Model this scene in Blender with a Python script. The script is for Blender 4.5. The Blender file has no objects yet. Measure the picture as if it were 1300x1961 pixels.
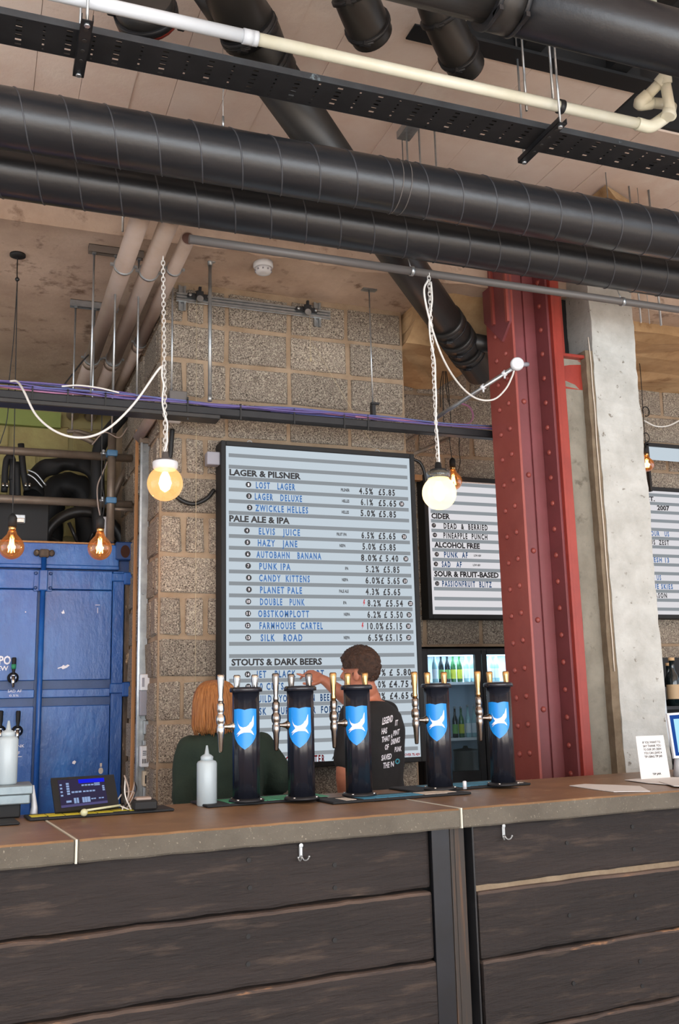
import bpy, bmesh, math, random
from mathutils import Vector, Matrix, noise
from mathutils.bvhtree import BVHTree
random.seed(7)
PI = math.pi
scene = bpy.context.scene
COL = scene.collection

# ------------------------------------------------------------------ camera
YAW, PITCH, ROLL, F, EYE = .3627133, .19219142, -.02468992, 1848.1, 1.48
cf = Vector((math.sin(YAW)*math.cos(PITCH), math.cos(YAW)*math.cos(PITCH), math.sin(PITCH)))
r0 = Vector((math.cos(YAW), -math.sin(YAW), 0)); u0 = r0.cross(cf)
cr = math.cos(ROLL)*r0 + math.sin(ROLL)*u0
cu = -math.sin(ROLL)*r0 + math.cos(ROLL)*u0
O = Vector((0, 0, EYE))
cam = bpy.data.objects.new('camera', bpy.data.cameras.new('camera')); COL.objects.link(cam)
cam.data.sensor_fit = 'VERTICAL'; cam.data.sensor_height = 36; cam.data.lens = F/1961*36
cam.data.clip_start = .05
M4 = Matrix((cr, cu, -cf)).transposed().to_4x4(); M4.translation = O
cam.matrix_world = M4
scene.camera = cam

# ------------------------------------------------------------------ world, light, exposure
w = bpy.data.worlds.new('world'); scene.world = w; w.use_nodes = True
bg = w.node_tree.nodes['Background']
bg.inputs[0].default_value = (.80, .88, 1.0, 1); bg.inputs[1].default_value = 1.25
scene.view_settings.view_transform = 'Standard'; scene.view_settings.look = 'None'
scene.view_settings.gamma = 1; scene.view_settings.use_curve_mapping = False
scene.view_settings.exposure = 0.24

def area(name, loc, target, sx, sy, power, color):
    l = bpy.data.lights.new(name, 'AREA'); l.shape = 'RECTANGLE'; l.size = sx; l.size_y = sy
    l.energy = power; l.color = color
    o = bpy.data.objects.new(name, l); COL.objects.link(o); o.location = loc
    o.rotation_euler = (Vector(target)-Vector(loc)).to_track_quat('-Z', 'Y').to_euler()
    return o
sun = bpy.data.lights.new('sun', 'SUN'); sun.energy = 14; sun.color = (1, .95, .9); sun.angle = .01
so = bpy.data.objects.new('sun', sun); COL.objects.link(so); so.rotation_euler = (math.radians(53), 0, math.radians(-12))
for i, x in enumerate((-4.6, -2.4, -.2, 2.0, 4.2, 6.4)):          # tall daylight windows behind the camera
    area('window_light', (x, -4.6, 1.9), (x+.3, 3.6, 2.6), 1.35, 3.2, 105, (.93, .97, 1))

# ------------------------------------------------------------------ helpers
def at(x, y, X=None, Y=None, Z=None):
    d = cf + cr*((x-650)/F) - cu*((y-980.5)/F)
    t = X/d.x if X is not None else Y/d.y if Y is not None else (Z-EYE)/d.z
    return O + d*t
W = {}
def lin(c):
    if isinstance(c, str):
        c = [int(c[i:i+2], 16)/255 for i in (1, 3, 5)]
        c = [v/12.92 if v <= .04045 else ((v+.055)/1.055)**2.4 for v in c]
    return (c[0], c[1], c[2], 1)

def M(name, c1, c2=None, sc=4, rough=.6, metal=0, bump=0, bsc=60, rand=0, c3=None, sc3=30, t3=(.6, .7), stretch=None, t2=(.35, .65), coat=0, spec=.5, det=6, emit=None, es=1):
    m = bpy.data.materials.new(name); m.use_nodes = True
    nt = m.node_tree; N = nt.nodes; L = nt.links; b = N['Principled BSDF']
    b.inputs['Roughness'].default_value = rough; b.inputs['Metallic'].default_value = metal
    b.inputs['Coat Weight'].default_value = coat; b.inputs['Specular IOR Level'].default_value = spec
    b.inputs['Base Color'].default_value = lin(c1)
    if emit:
        b.inputs['Emission Color'].default_value = lin(emit); b.inputs['Emission Strength'].default_value = es
    geo = N.new('ShaderNodeNewGeometry'); vec = geo.outputs['Position']
    if stretch:
        mp = N.new('ShaderNodeMapping'); mp.inputs['Scale'].default_value = stretch
        L.new(vec, mp.inputs[0]); vec = mp.outputs[0]
    def nz(s, d=det):
        n = N.new('ShaderNodeTexNoise'); n.inputs['Scale'].default_value = s; n.inputs['Detail'].default_value = d
        n.inputs['Roughness'].default_value = .65; L.new(vec, n.inputs['Vector']); return n.outputs['Fac']
    def ramp(src, lo, hi):
        r = N.new('ShaderNodeMapRange'); r.inputs[1].default_value = lo; r.inputs[2].default_value = hi
        L.new(src, r.inputs[0]); return r.outputs[0]
    def mix(f, a, c):
        x = N.new('ShaderNodeMix'); x.data_type = 'RGBA'; L.new(f, x.inputs[0])
        if isinstance(a, tuple): x.inputs[6].default_value = a
        else: L.new(a, x.inputs[6])
        x.inputs[7].default_value = c; return x.outputs[2]
    cur = lin(c1)
    if c2: cur = mix(ramp(nz(sc), *t2), cur, lin(c2))
    if c3: cur = mix(ramp(nz(sc3), *t3), cur, lin(c3))
    if rand:
        oi = N.new('ShaderNodeObjectInfo'); mr = N.new('ShaderNodeMapRange'); mr.inputs[3].default_value = 1-rand; mr.inputs[4].default_value = 1+rand
        L.new(oi.outputs['Random'], mr.inputs[0])
        h = N.new('ShaderNodeHueSaturation'); L.new(mr.outputs[0], h.inputs['Value'])
        if isinstance(cur, tuple): h.inputs['Color'].default_value = cur
        else: L.new(cur, h.inputs['Color'])
        cur = h.outputs[0]
    if not isinstance(cur, tuple): L.new(cur, b.inputs['Base Color'])
    if bump:
        bp = N.new('ShaderNodeBump'); bp.inputs['Strength'].default_value = bump; bp.inputs['Distance'].default_value = .01
        L.new(nz(bsc, 8), bp.inputs['Height']); L.new(bp.outputs[0], b.inputs['Normal'])
    return m

def glow(name, c, s):
    m = bpy.data.materials.new(name); m.use_nodes = True; nt = m.node_tree
    nt.nodes.remove(nt.nodes['Principled BSDF']); e = nt.nodes.new('ShaderNodeEmission')
    e.inputs[0].default_value = lin(c); e.inputs[1].default_value = s
    nt.links.new(e.outputs[0], nt.nodes['Material Output'].inputs[0]); return m

def glassy(name, tint, gl=.12, em=None, es=0, trans=.0, tcol=None):
    m = bpy.data.materials.new(name); m.use_nodes = True; nt = m.node_tree; N = nt.nodes; L = nt.links
    N.remove(N['Principled BSDF']); t = N.new('ShaderNodeBsdfTransparent'); t.inputs[0].default_value = lin(tint)
    g = N.new('ShaderNodeBsdfGlossy'); g.inputs['Roughness'].default_value = .04
    lw = N.new('ShaderNodeLayerWeight'); lw.inputs[0].default_value = .35
    mr = N.new('ShaderNodeMapRange'); mr.inputs[3].default_value = gl*.5; mr.inputs[4].default_value = min(1, gl*4); L.new(lw.outputs['Facing'], mr.inputs[0])
    x = N.new('ShaderNodeMixShader'); L.new(mr.outputs[0], x.inputs[0]); L.new(t.outputs[0], x.inputs[1]); L.new(g.outputs[0], x.inputs[2])
    out = x.outputs[0]
    if trans:
        tl = N.new('ShaderNodeBsdfTranslucent'); tl.inputs[0].default_value = lin(tcol or tint)
        y = N.new('ShaderNodeMixShader'); y.inputs[0].default_value = trans; L.new(out, y.inputs[1]); L.new(tl.outputs[0], y.inputs[2]); out = y.outputs[0]
    if em:
        e = N.new('ShaderNodeEmission'); e.inputs[0].default_value = lin(em); e.inputs[1].default_value = es
        a = N.new('ShaderNodeAddShader'); L.new(out, a.inputs[0]); L.new(e.outputs[0], a.inputs[1]); out = a.outputs[0]
    L.new(out, N['Material Output'].inputs[0]); return m

def V(*a): return Vector(a)
def box(bm, c, s, bev=0, rot=None, mi=0, seg=1):
    m = Matrix.Translation(Vector(c)) @ (rot.to_4x4() if rot else Matrix.Identity(4)) @ Matrix.Diagonal((s[0], s[1], s[2], 1))
    r = bmesh.ops.create_cube(bm, size=1, matrix=m)
    fs = set(f for v in r['verts'] for f in v.link_faces)
    for f in fs: f.material_index = mi
    if bev:
        es = set(e for v in r['verts'] for e in v.link_edges)
        bmesh.ops.bevel(bm, geom=list(es), offset=bev, segments=seg, affect='EDGES', profile=.6)
    return r['verts']
def bx(bm, x0, x1, y0, y1, z0, z1, bev=0, **k):
    return box(bm, ((x0+x1)/2, (y0+y1)/2, (z0+z1)/2), (abs(x1-x0), abs(y1-y0), abs(z1-z0)), bev, **k)
def tube(bm, pts, r, seg=10, cap=True, radii=None, mi=0, closed=False, flat=None):
    pts = [Vector(p) for p in pts]; n = len(pts); rings = []; prev = None
    for i, p in enumerate(pts):
        if closed: d = pts[(i+1) % n]-pts[i-1]
        else: d = (pts[min(i+1, n-1)]-pts[max(i-1, 0)])
        d.normalize()
        if prev is None:
            a = Vector((0, 0, 1)) if abs(d.z) < .9 else Vector((1, 0, 0))
            x = d.cross(a).normalized()
        else: x = (prev - d*prev.dot(d)).normalized()
        prev = x; y = d.cross(x); rr = radii[i] if radii else r
        ry = rr*(flat if flat else 1)
        rings.append([bm.verts.new(p + x*math.cos(2*PI*k/seg)*rr + y*math.sin(2*PI*k/seg)*ry) for k in range(seg)])
    for i in range(n if closed else n-1):
        a, b = rings[i], rings[(i+1) % n]
        for k in range(seg):
            f = bm.faces.new((a[k], a[(k+1) % seg], b[(k+1) % seg], b[k])); f.smooth = True; f.material_index = mi
    if cap and not closed:
        f = bm.faces.new(rings[0][::-1]); f.material_index = mi
        f = bm.faces.new(rings[-1]); f.material_index = mi
def lathe(bm, prof, c, seg=24, axis=Vector((0, 0, 1)), mi=0, cap=True):
    q = Vector((0, 0, 1)).rotation_difference(Vector(axis)); c = Vector(c); rings = []
    for r, z in prof:
        rings.append([bm.verts.new(c + q @ Vector((max(r, 1e-4)*math.cos(2*PI*k/seg), max(r, 1e-4)*math.sin(2*PI*k/seg), z))) for k in range(seg)])
    for a, b in zip(rings, rings[1:]):
        for k in range(seg):
            f = bm.faces.new((a[k], a[(k+1) % seg], b[(k+1) % seg], b[k])); f.smooth = True; f.material_index = mi
    if cap:
        bm.faces.new(rings[0][::-1]).material_index = mi; bm.faces.new(rings[-1]).material_index = mi
def ball(bm, c, r, s=(1, 1, 1), seg=16, mi=0, rot=None):
    m = Matrix.Translation(Vector(c)) @ (rot.to_4x4() if rot else Matrix.Identity(4)) @ Matrix.Diagonal((s[0], s[1], s[2], 1))
    r_ = bmesh.ops.create_uvsphere(bm, u_segments=seg, v_segments=max(6, seg//2), radius=r, matrix=m)
    for v in r_['verts']:
        for f in v.link_faces: f.smooth = True; f.material_index = mi
def poly(bm, pts, depth, mi=0):
    """extrude a planar polygon (3-D points) by vector depth"""
    a = [bm.verts.new(Vector(p)) for p in pts]; b = [bm.verts.new(Vector(p)+Vector(depth)) for p in pts]
    fs = [bm.faces.new(a), bm.faces.new(b[::-1])]
    n = len(a)
    for i in range(n): fs.append(bm.faces.new((a[i], b[i], b[(i+1) % n], a[(i+1) % n])))
    for f in fs: f.material_index = mi
    bmesh.ops.recalc_face_normals(bm, faces=fs)
def spl(pts, n=8):
    pts = [Vector(p) for p in pts]; P = [pts[0]*2-pts[1]]+pts+[pts[-1]*2-pts[-2]]; out = []
    for i in range(1, len(P)-2):
        for k in range(n):
            t = k/n; a, b, c, d = P[i-1:i+3]
            out.append(.5*((2*b)+(c-a)*t+(2*a-5*b+4*c-d)*t*t+(3*b-a-3*c+d)*t**3))
    return out+[pts[-1]]
def tag(o, label=None, cat=None, group=None, kind=None):
    if label: o['label'] = label
    if cat: o['category'] = cat
    if group: o['group'] = group
    if kind: o['kind'] = kind
def thing(name, label, cat, loc, group=None):
    o = bpy.data.objects.new(name, None); COL.objects.link(o); o.location = loc; o.empty_display_size = .1
    W[o] = Vector(loc); tag(o, label, cat, group); return o
def put(name, bm, mat, parent=None, label=None, cat=None, group=None, kind=None, rz=None, recalc=False):
    """bmesh in world coordinates -> one object; its origin sits at its base (top-level) or centre (part)"""
    if rz: bmesh.ops.rotate(bm, verts=bm.verts, cent=rz[0], matrix=Matrix.Rotation(rz[1], 3, 'Z'))
    if recalc: bmesh.ops.recalc_face_normals(bm, faces=bm.faces)
    lo = [min(v.co[i] for v in bm.verts) for i in range(3)]; hi = [max(v.co[i] for v in bm.verts) for i in range(3)]
    o3 = Vector(((lo[0]+hi[0])/2, (lo[1]+hi[1])/2, (lo[2]+hi[2])/2 if parent else lo[2]))
    bmesh.ops.translate(bm, verts=bm.verts, vec=-o3)
    me = bpy.data.meshes.new(name); bm.to_mesh(me); bm.free()
    for m in (mat if isinstance(mat, (list, tuple)) else [mat]): me.materials.append(m)
    return putm(name, me, o3, parent, label, cat, group, kind)
def putm(name, me, loc, parent=None, label=None, cat=None, group=None, kind=None):
    o = bpy.data.objects.new(name, me); COL.objects.link(o); W[o] = Vector(loc)
    if parent: o.parent = parent; o.location = Vector(loc)-W[parent]
    else: o.location = loc
    tag(o, label, cat, group, kind); return o
def struct(name, bm, mat, **k): return put(name, bm, mat, kind='structure', **k)
def kids(o): return [c for c in W if c.parent == o]
def dup(root, delta, label=None, parent=None):
    c = root.copy(); COL.objects.link(c); c.location = root.location+Vector(delta)
    W[c] = W[root]+Vector(delta)
    if parent: c.parent = parent; c.location = root.location
    if label: c['label'] = label
    for ch in kids(root):
        if ch is c: continue
        d = dup_child(ch, c, delta)
    return c
def dup_child(ch, par, delta):
    d = ch.copy(); COL.objects.link(d); d.parent = par; W[d] = W[ch]+Vector(delta)
    for g in kids(ch): dup_child(g, d, delta)
    return d
def B(): return bmesh.new()
_tc = {}
def text_bm(bm, s, x0, x1, z, h, y, mi=0, bold=0., depth=.0015, ax=Vector((1, 0, 0)), up=Vector((0, 0, 1)), orig=None, gap=0):
    """flat print: letters s of cap height h from x0 to x1 (fitted), baseline z, on the plane Y=y"""
    key = (s, bold, gap)
    if key not in _tc:
        c = bpy.data.curves.new('t', 'FONT'); c.body = s; c.resolution_u = 2; c.offset = bold; c.space_character = 1+gap; c.fill_mode = 'FRONT'
        o = bpy.data.objects.new('t', c); me = bpy.data.meshes.new_from_object(o)
        _tc[key] = ([v.co.copy() for v in me.vertices], [tuple(p.vertices) for p in me.polygons]); bpy.data.objects.remove(o); bpy.data.meshes.remove(me)
    vs, fs = _tc[key]
    if not vs: return
    mx = max(v.x for v in vs); mn = min(v.x for v in vs)
    sx = (x1-x0)/max(mx-mn, 1e-4); sz = h/.70
    nrm = ax.cross(up)
    base = orig if orig is not None else Vector((x0, y, z))
    nv = [bm.verts.new(base + ax*((v.x-mn)*sx) + up*(v.y*sz) + nrm*depth) for v in vs]
    for f in fs:
        try: bm.faces.new([nv[i] for i in f]).material_index = mi
        except ValueError: pass
def disc(bm, c, r, seg=14, ax=Vector((1, 0, 0)), up=Vector((0, 0, 1)), mi=0):
    c = Vector(c); bm.faces.new([bm.verts.new(c+ax*math.cos(2*PI*k/seg)*r+up*math.sin(2*PI*k/seg)*r) for k in range(seg)]).material_index = mi

# ------------------------------------------------------------------ materials
ceil_m = M('board_marked_concrete', '#eddacb', '#dfc4b1', sc=1.3, rough=.9, bump=.35, bsc=14, c3='#efe0d0', sc3=2.2, t3=(.55, .75))
soff_m = M('stained_soffit_concrete', '#cbb5a2', '#ab9482', sc=1.8, rough=.9, bump=.5, bsc=10, c3='#7b6454', sc3=6, t3=(.57, .7))
soffr_m = M('tan_rough_concrete', '#cbaa80', '#a5835b', sc=2.5, rough=.9, bump=.8, bsc=6, c3='#8a6642', sc3=5, t3=(.58, .7))
mortar_m = M('tan_mortar', '#a08a72', '#8b745c', sc=6, rough=.95, bump=.5, bsc=40)
block_m = M('aggregate_block', '#96887a', '#c4b7a2', sc=95, t2=(.48, .6), rough=.95, bump=1.0, bsc=140, rand=.2, c3='#463c32', sc3=170, t3=(.52, .57))
ochre_m = M('ochre_brick', '#a59a63', '#8e7c50', sc=3, rough=.9, bump=.8, bsc=14, rand=.15)
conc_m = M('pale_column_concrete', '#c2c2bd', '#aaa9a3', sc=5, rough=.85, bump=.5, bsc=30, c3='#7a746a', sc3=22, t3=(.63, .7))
concd_m = M('shaded_column_concrete', '#8f897c', '#7a7468', sc=5, rough=.9, bump=.5, bsc=25, c3='#5c554a', sc3=9, t3=(.58, .72))  # column's receding left side, with its shade put into the colour
strip_m = M('tan_mastic', '#82735f', '#6d5d4a', sc=9, rough=.9, bump=.5, bsc=30)
red_m = M('red_oxide_paint', '#9c5048', '#91463f', sc=3, rough=.42, bump=.15, bsc=20)
redv_m = M('red_oxide_shaded', '#84464a', '#774041', sc=3, rough=.5, bump=.1, bsc=20)  # same red paint, with the shade of the recessed web in its colour
redb_m = M('bright_red_paint', '#9c3a2e', '#8b3229', sc=4, rough=.4, bump=.1)
duct_m = M('black_duct_wrap', '#1e1f22', '#232427', sc=3, rough=.3, bump=.15, bsc=14, spec=.5, c3='#2c2c2e', sc3=12, t3=(.62, .8))
black_m = M('satin_black_steel', '#1d1d1f', '#262628', sc=8, rough=.45, spec=.4)
blkmatt_m = M('matt_black', '#131314', rough=.7)
rubber_m = M('black_plastic_pipe', '#242322', '#2d2a28', sc=6, rough=.42)
lip_m = M('chipped_grey_black_paint', '#34383c', '#24262a', sc=5, rough=.45, c3='#7f9095', sc3=6, t3=(.66, .72))
pvc_m = M('white_pvc', '#dedccb', '#d2cfb8', sc=3, rough=.35)
pvcb_m = M('bluish_white_pvc', '#ccd2d8', rough=.35)
greyp_m = M('grey_plastic_pipe', '#a39288', '#978578', sc=3, rough=.5)
dgrey_m = M('dark_grey_plastic_pipe', '#5c5754', rough=.5)
galv_m = M('galvanised_steel', '#a7a9a8', '#8d8f8f', sc=14, rough=.38, metal=.7)
zinc_m = M('bright_zinc', '#b9bcbd', '#9fa3a5', sc=20, rough=.3, metal=.8)
chrome_m = M('polished_steel', '#c9c6c0', rough=.16, metal=1)
dchrome_m = M('dark_polished_steel', '#8f8780', rough=.2, metal=1)
brass_m = M('brushed_brass', '#c9a06a', rough=.25, metal=1)
scaf_m = M('scaffold_tube_steel', '#86786a', '#75675a', sc=8, rough=.5, metal=.4)
blue_m = M('container_blue_paint', '#1c58a6', '#174a90', sc=3, rough=.28, bump=.6, bsc=11, stretch=(1, 1, .45), c3='#3379c4', sc3=4, t3=(.5, .8))
blued_m = M('container_deep_blue', '#1a4179', '#16386a', sc=4, rough=.4, bump=.2, bsc=10)
rust_m = M('rust_and_flaked_paint', '#2a2420', '#6f5c4a', sc=14, rough=.8, stretch=(1, 1, .3), c3='#b59a7a', sc3=22, t3=(.62, .66))
gloss_m = M('gloss_black_lacquer', '#1d1f27', rough=.2, spec=.6)
badge_m = M('bright_blue_enamel', '#0b84d8', rough=.35)
white_m = M('white_print', '#e9e6ec', rough=.5)
blackp_m = M('black_print', '#15171c', rough=.6)
bluep_m = M('blue_print', '#1b5a98', rough=.6)
redp_m = M('red_print', '#a8202c', rough=.6)
ctop_m = M('worn_brown_counter', '#8a6a4b', '#745940', sc=5, rough=.42, bump=.12, bsc=50, c3='#a58a6c', sc3=9, t3=(.6, .75))
cside_m = M('cast_concrete_edge', '#615b51', '#524c43', sc=4, rough=.85, bump=.6, bsc=70, c3='#8b8375', sc3=120, t3=(.62, .68))
grout_m = M('pale_grout', '#c9c6b6', rough=.8)
wood_m = M('dark_sleeper_timber', '#2b2422', '#1f1a19', sc=5, rough=.6, bump=.9, bsc=30, stretch=(.22, 1, 1.6), c3='#41362f', sc3=16, t3=(.55, .7), spec=.3, rand=.1)
woodw_m = M('worn_timber_edge', '#5a483d', '#332a27', sc=9, rough=.75, bump=.9, bsc=40, stretch=(.25, 1, 1.5), c3='#8a6547', sc3=14, t3=(.6, .66))
rustp_m = M('rust_streaked_steel', '#2b241f', '#5a3c22', sc=26, rough=.6, stretch=(4, 4, .12), t2=(.5, .75))
steelb_m = M('blued_mill_steel', '#1b1c22', '#16161a', sc=8, rough=.42, metal=.3)
orange_m = M('pale_orange_timber', '#b8875a', '#a3754c', sc=6, rough=.75, stretch=(6, 6, .4), bump=.2)
green_m = M('olive_green_paint', '#87914a', '#7d8744', sc=3, rough=.7)
plast_m = M('white_plastic', '#d9dadd', rough=.35)
greybox_m = M('grey_plastic', '#8f8d95', rough=.5)
bottle_m = M('milky_squeeze_plastic', '#a9b4b8', rough=.3)
skin_m = M('skin', '#c07a5e', '#b06e54', sc=14, rough=.5, bump=.1)
hair_m = M('short_brown_hair', '#4a2f1f', '#2f1d13', sc=60, rough=.55, bump=1, bsc=90)
ginger_m = M('ginger_hair', '#cb874b', '#9c5f31', sc=30, rough=.42, bump=1, bsc=70, stretch=(3, 3, .3), c3='#c98a4c', sc3=40, t3=(.55, .75))
tee_m = M('black_cotton', '#1b1a1a', '#222020', sc=9, rough=.85, bump=.3, bsc=25)
sweat_m = M('dark_green_sweatshirt', '#1c2a20', '#223126', sc=9, rough=.9, bump=.5, bsc=30)
trous_m = M('dark_trousers', '#1a1b20', rough=.9)
globe_m = glassy('amber_frosted_globe', '#fff0dc', gl=.1, em='#efb878', es=.55, trans=.3, tcol='#8a6c3c')
globew_m = glassy('warm_white_frosted_globe', '#fff1d2', gl=.1, em='#ffdf9e', es=.8, trans=.45)
amber_m = glassy('amber_clear_bulb', '#f5c08a', gl=.16, em='#ff9a40', es=.10)
fil_m = glow('lit_filament', '#ffd9a0', 14)
core_m = glow('lit_lamp_core', '#ffe3b0', 9)
clear_m = glassy('clear_glass', '#eaf2f6', gl=.10)
board_m = glow('backlit_board', '#d3e0ea', .72)
boardw_m = glow('backlit_board_warm', '#e4e2e6', .80)
rail_m = glow('grey_board_rail_glow', '#abb2b8', .56)  # grey translucent rail; backlight coming through is given as its own emission
cord_m = M('white_flex', '#dcd8d2', rough=.5)
black_cord = M('black_flex', '#151413', rough=.5)
purple_m = M('purple_cable', '#60548c', rough=.5); pink_m = M('pink_cable', '#b87a9a', rough=.5); bcab_m = M('slate_blue_cable', '#5a6296', rough=.5)
matg_m = M('black_rubber_mat', '#1b1c1e', rough=.7)
mg_m = M('mint_green_print', '#4fa880', rough=.7); mb_m = M('sea_blue_print', '#3f88a8', rough=.7); my_m = M('yellow_print', '#cfc12c', rough=.7); mw_m = M('cream_print', '#cfc3b4', rough=.7)
paper_m = M('white_paper', '#dcdad8', rough=.7)
floor_m = M('grey_screed', '#c0b5a8', '#a99e92', sc=2, rough=.6)

# ------------------------------------------------------------------ room shell
bm = B(); bx(bm, -7, 12, -6, 9, -.1, 0); struct('floor', bm, floor_m)
CZ = 4.40; SZ = 3.92; SY = 4.82; RX, RY = 1.70, 3.49          # near ceiling, lower slab, recess with the steel beams
bm = B(); x = -7.0
while x < 12:
    wd = random.choice((.19, .2, .21, .24)); dz = random.uniform(-.004, .004)
    y0 = RY if x > RX else -6
    if x > 2.95: y0 = 3.72
    bx(bm, x, x+wd-.002, y0, SY, CZ+dz, CZ+.2); x += wd
struct('ceiling', bm, ceil_m)
bm = B(); bx(bm, -7, 12, -6, 4.0, 4.75, 4.85)
struct('ceiling', bm, ceil_m)
bm = B()                                                     # lower slab, with a chipped front lip
bx(bm, -7, 12, SY, 9, SZ, 4.6)
bmesh.ops.subdivide_edges(bm, edges=[e for e in bm.edges if abs(e.verts[0].co.x-e.verts[1].co.x) > 5], cuts=160)
for v in bm.verts:
    if abs(v.co.y-SY) < .01 and v.co.z < 4 and 1.2 < v.co.x < 4: v.co += Vector((0, noise.noise(v.co*6)*.05, noise.noise(v.co*5+V(5, 0, 0))*.02+.0))
struct('ceiling', bm, soff_m)
bm = B()                                                     # downstand haunch right of the pier
A_ = [(2.50, 4.9), (2.82, 4.9), (3.3, 4.95)]
vs = [(2.49, 4.95, 3.93), (2.49, 5.28, 3.70), (2.49, 6.08, 3.70), (2.49, 6.08, 3.93)]
poly(bm, vs, (.62, 0, 0))
bmesh.ops.subdivide_edges(bm, edges=bm.edges[:], cuts=6, use_grid_fill=True)
for v in bm.verts: v.co += Vector([noise.noise(v.co*7+V(i*9, 0, 0))*.02 for i in range(3)])
struct('ceiling_beam', bm, soffr_m)
bm = B()
bx(bm, 3.9, 7, 5.0, 6.1, 3.87, 3.93)
bmesh.ops.subdivide_edges(bm, edges=bm.edges[:], cuts=7, use_grid_fill=True)
for v in bm.verts:
    if v.co.z < 3.9: v.co.z += noise.noise(v.co*4)*.05-.01
struct('ceiling_beam', bm, soffr_m)

# rough blocks: a few shared meshes per size, one object per block
def block_mesh(w_, d_, h_, mat, seed, amp=.0065):
    b = B(); box(b, (0, 0, 0), (w_, d_, h_), bev=.007)
    rnd = random.Random(seed)
    for v in b.verts: v.co += Vector((rnd.uniform(-amp, amp), rnd.uniform(-amp, amp), rnd.uniform(-amp, amp)))
    me = bpy.data.meshes.new('brick'); b.to_mesh(me); b.free(); me.materials.append(mat); return me
_bl = {}
def block(par, axis, a0, a1, z0, z1, face, mat, d=.06):
    wd = round(a1-a0, 3); hh = round(z1-z0, 3); key = (axis, wd, hh, mat.name, random.randint(0, 2))
    if key not in _bl: _bl[key] = block_mesh(wd if axis == 'x' else d, d if axis == 'x' else wd, hh, mat, hash(key) % 999)
    c = ((a0+a1)/2, face+d/2-.012, (z0+z1)/2) if axis == 'x' else (face+d/2-.012, (a0+a1)/2, (z0+z1)/2)
    putm('brick', _bl[key], c, par)
CH = .228; JT = .027
def courses(par, axis, a0, a1, zlo, zhi, face, patterns, mat):
    z = zlo; i = 0
    while z < zhi-.05:
        z1 = min(z+CH, zhi); a = a0; k = 0; p = patterns[i % len(patterns)]
        while a < a1-.04:
            wd = p[k % len(p)] if not isinstance(p[-1], str) else p[min(k, len(p)-2)]
            e = min(a+wd, a1)
            if a1-e < .05: e = a1
            block(par, axis, a+JT/2, e-JT/2, z+JT/2, z1-JT/2, face, mat); a = e; k += 1
        z = z1; i += 1
PX0, PX1, PY = .935, 2.465, 5.30
bm = B(); bx(bm, PX0, PX1, PY, 7.4, 0, SZ); pier = struct('wall_middle', bm, mortar_m)
random.seed(3)
courses(pier, 'x', PX0, PX1, .70, SZ, PY, [(.385, .385, .385, .385), (.135, .125, .13, .385, .37, .385), (.385, .38, .39, .385), (.135, .13, .125, .385, .385, .37)], block_m)
courses(pier, 'y', PY, 6.75, .70, SZ, PX0, [(.10, .44), (.21, .44), (.11, .44), (.24, .44)], block_m)
WB = 6.10
bm = B(); bx(bm, PX1, 9, WB, WB+.3, 0, SZ); back = struct('wall_back', bm, mortar_m)
courses(back, 'x', PX1+.02, 5.9, .92, SZ, WB, [(.44,), (.2, .44, .44, .44, .44, .44, .44, .44)], block_m)
bm = B(); bx(bm, -7, PX0+.3, 7.5, 7.7, 0, SZ); farw = struct('wall_left', bm, M('ochre_mortar', '#8f8257', rough=.95))
courses(farw, 'x', -.25, PX0, 2.5, SZ-.3, 7.5, [(.44,), (.2, .44)], ochre_m)
bm = B(); p = at(0, 782, Y=7.44); q = at(116, 815, Y=7.44); bx(bm, -.8, q.x, 7.43, 7.48, q.z-.02, p.z); put('wall_panel', bm, green_m, label='flat olive green painted board high on the far left wall', cat='panel')

# black steel beams in the ceiling recess
t = thing('steel_beam', 'black riveted steel beam with gusset plates in the ceiling recess, upper right', 'beam', (4, RY, CZ))
bm = B(); bx(bm, RX, 2.97, RY-.02, RY+.0, CZ-.0, 4.74); bx(bm, RX, 2.97, RY-.10, RY, CZ-.004, CZ+.012); put('web', bm, blkmatt_m, t)
for X in (1.76, 2.3, 2.78, 3.3, 3.9, 4.6):
    bm = B(); bx(bm, X-.05, X+.05, 2.3, RY-.02, CZ+.02, CZ+.05); bx(bm, X-.01, X+.01, 2.3, RY-.02, CZ+.05, 4.74); put('cross_beam', bm, blkmatt_m, t)
bm = B(); bx(bm, 2.95, 2.97, RY, 3.72, CZ+.01, 4.74); bx(bm, 2.97, 8, 3.70, 3.72, CZ+.01, 4.74); put('trimmer', bm, blkmatt_m, t)
bm = B(); a = at(790, 60, Z=4.52); box(bm, a+V(.12, .05, 0), (.16, .10, .14), .004); put('steel_packer', bm, M('brick_red_oxide', '#7d4030', rough=.7), label='small brick-red steel packer fixed to the ceiling between black pipe drops', cat='bracket')

# ------------------------------------------------------------------ red riveted column
cx0, cx1, cy0, cy1 = 2.848, 3.195, 4.60, 4.895; kx0x = 3.40
t = thing('steel_column', 'tall red-painted riveted steel column behind the bar', 'column', ((cx0+cx1)/2, 4.75, 0))
bm = B(); bx(bm, cx0, cx0+.016, cy0, cy1, 0, SZ+.3, .002); put('flange', bm, red_m, t)
bm = B(); bx(bm, cx1-.085, cx1-.07, cy0+.03, cy1, 0, SZ+.3); put('flange', bm, redv_m, t)
bm = B(); bx(bm, cx1-.07, cx1-.052, cy0+.0, cy0+.2, 0, SZ+.3, .002); bx(bm, cx1-.052, cx1, cy0+.012, cy0+.03, 0, SZ+.3, .002); put('flange_angle', bm, redb_m, t, label='brighter red front edge angle')
bm = B(); bx(bm, cx0+.016, cx1-.085, 4.775, 4.79, 0, SZ+.3); put('web', bm, redv_m, t)
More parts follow.
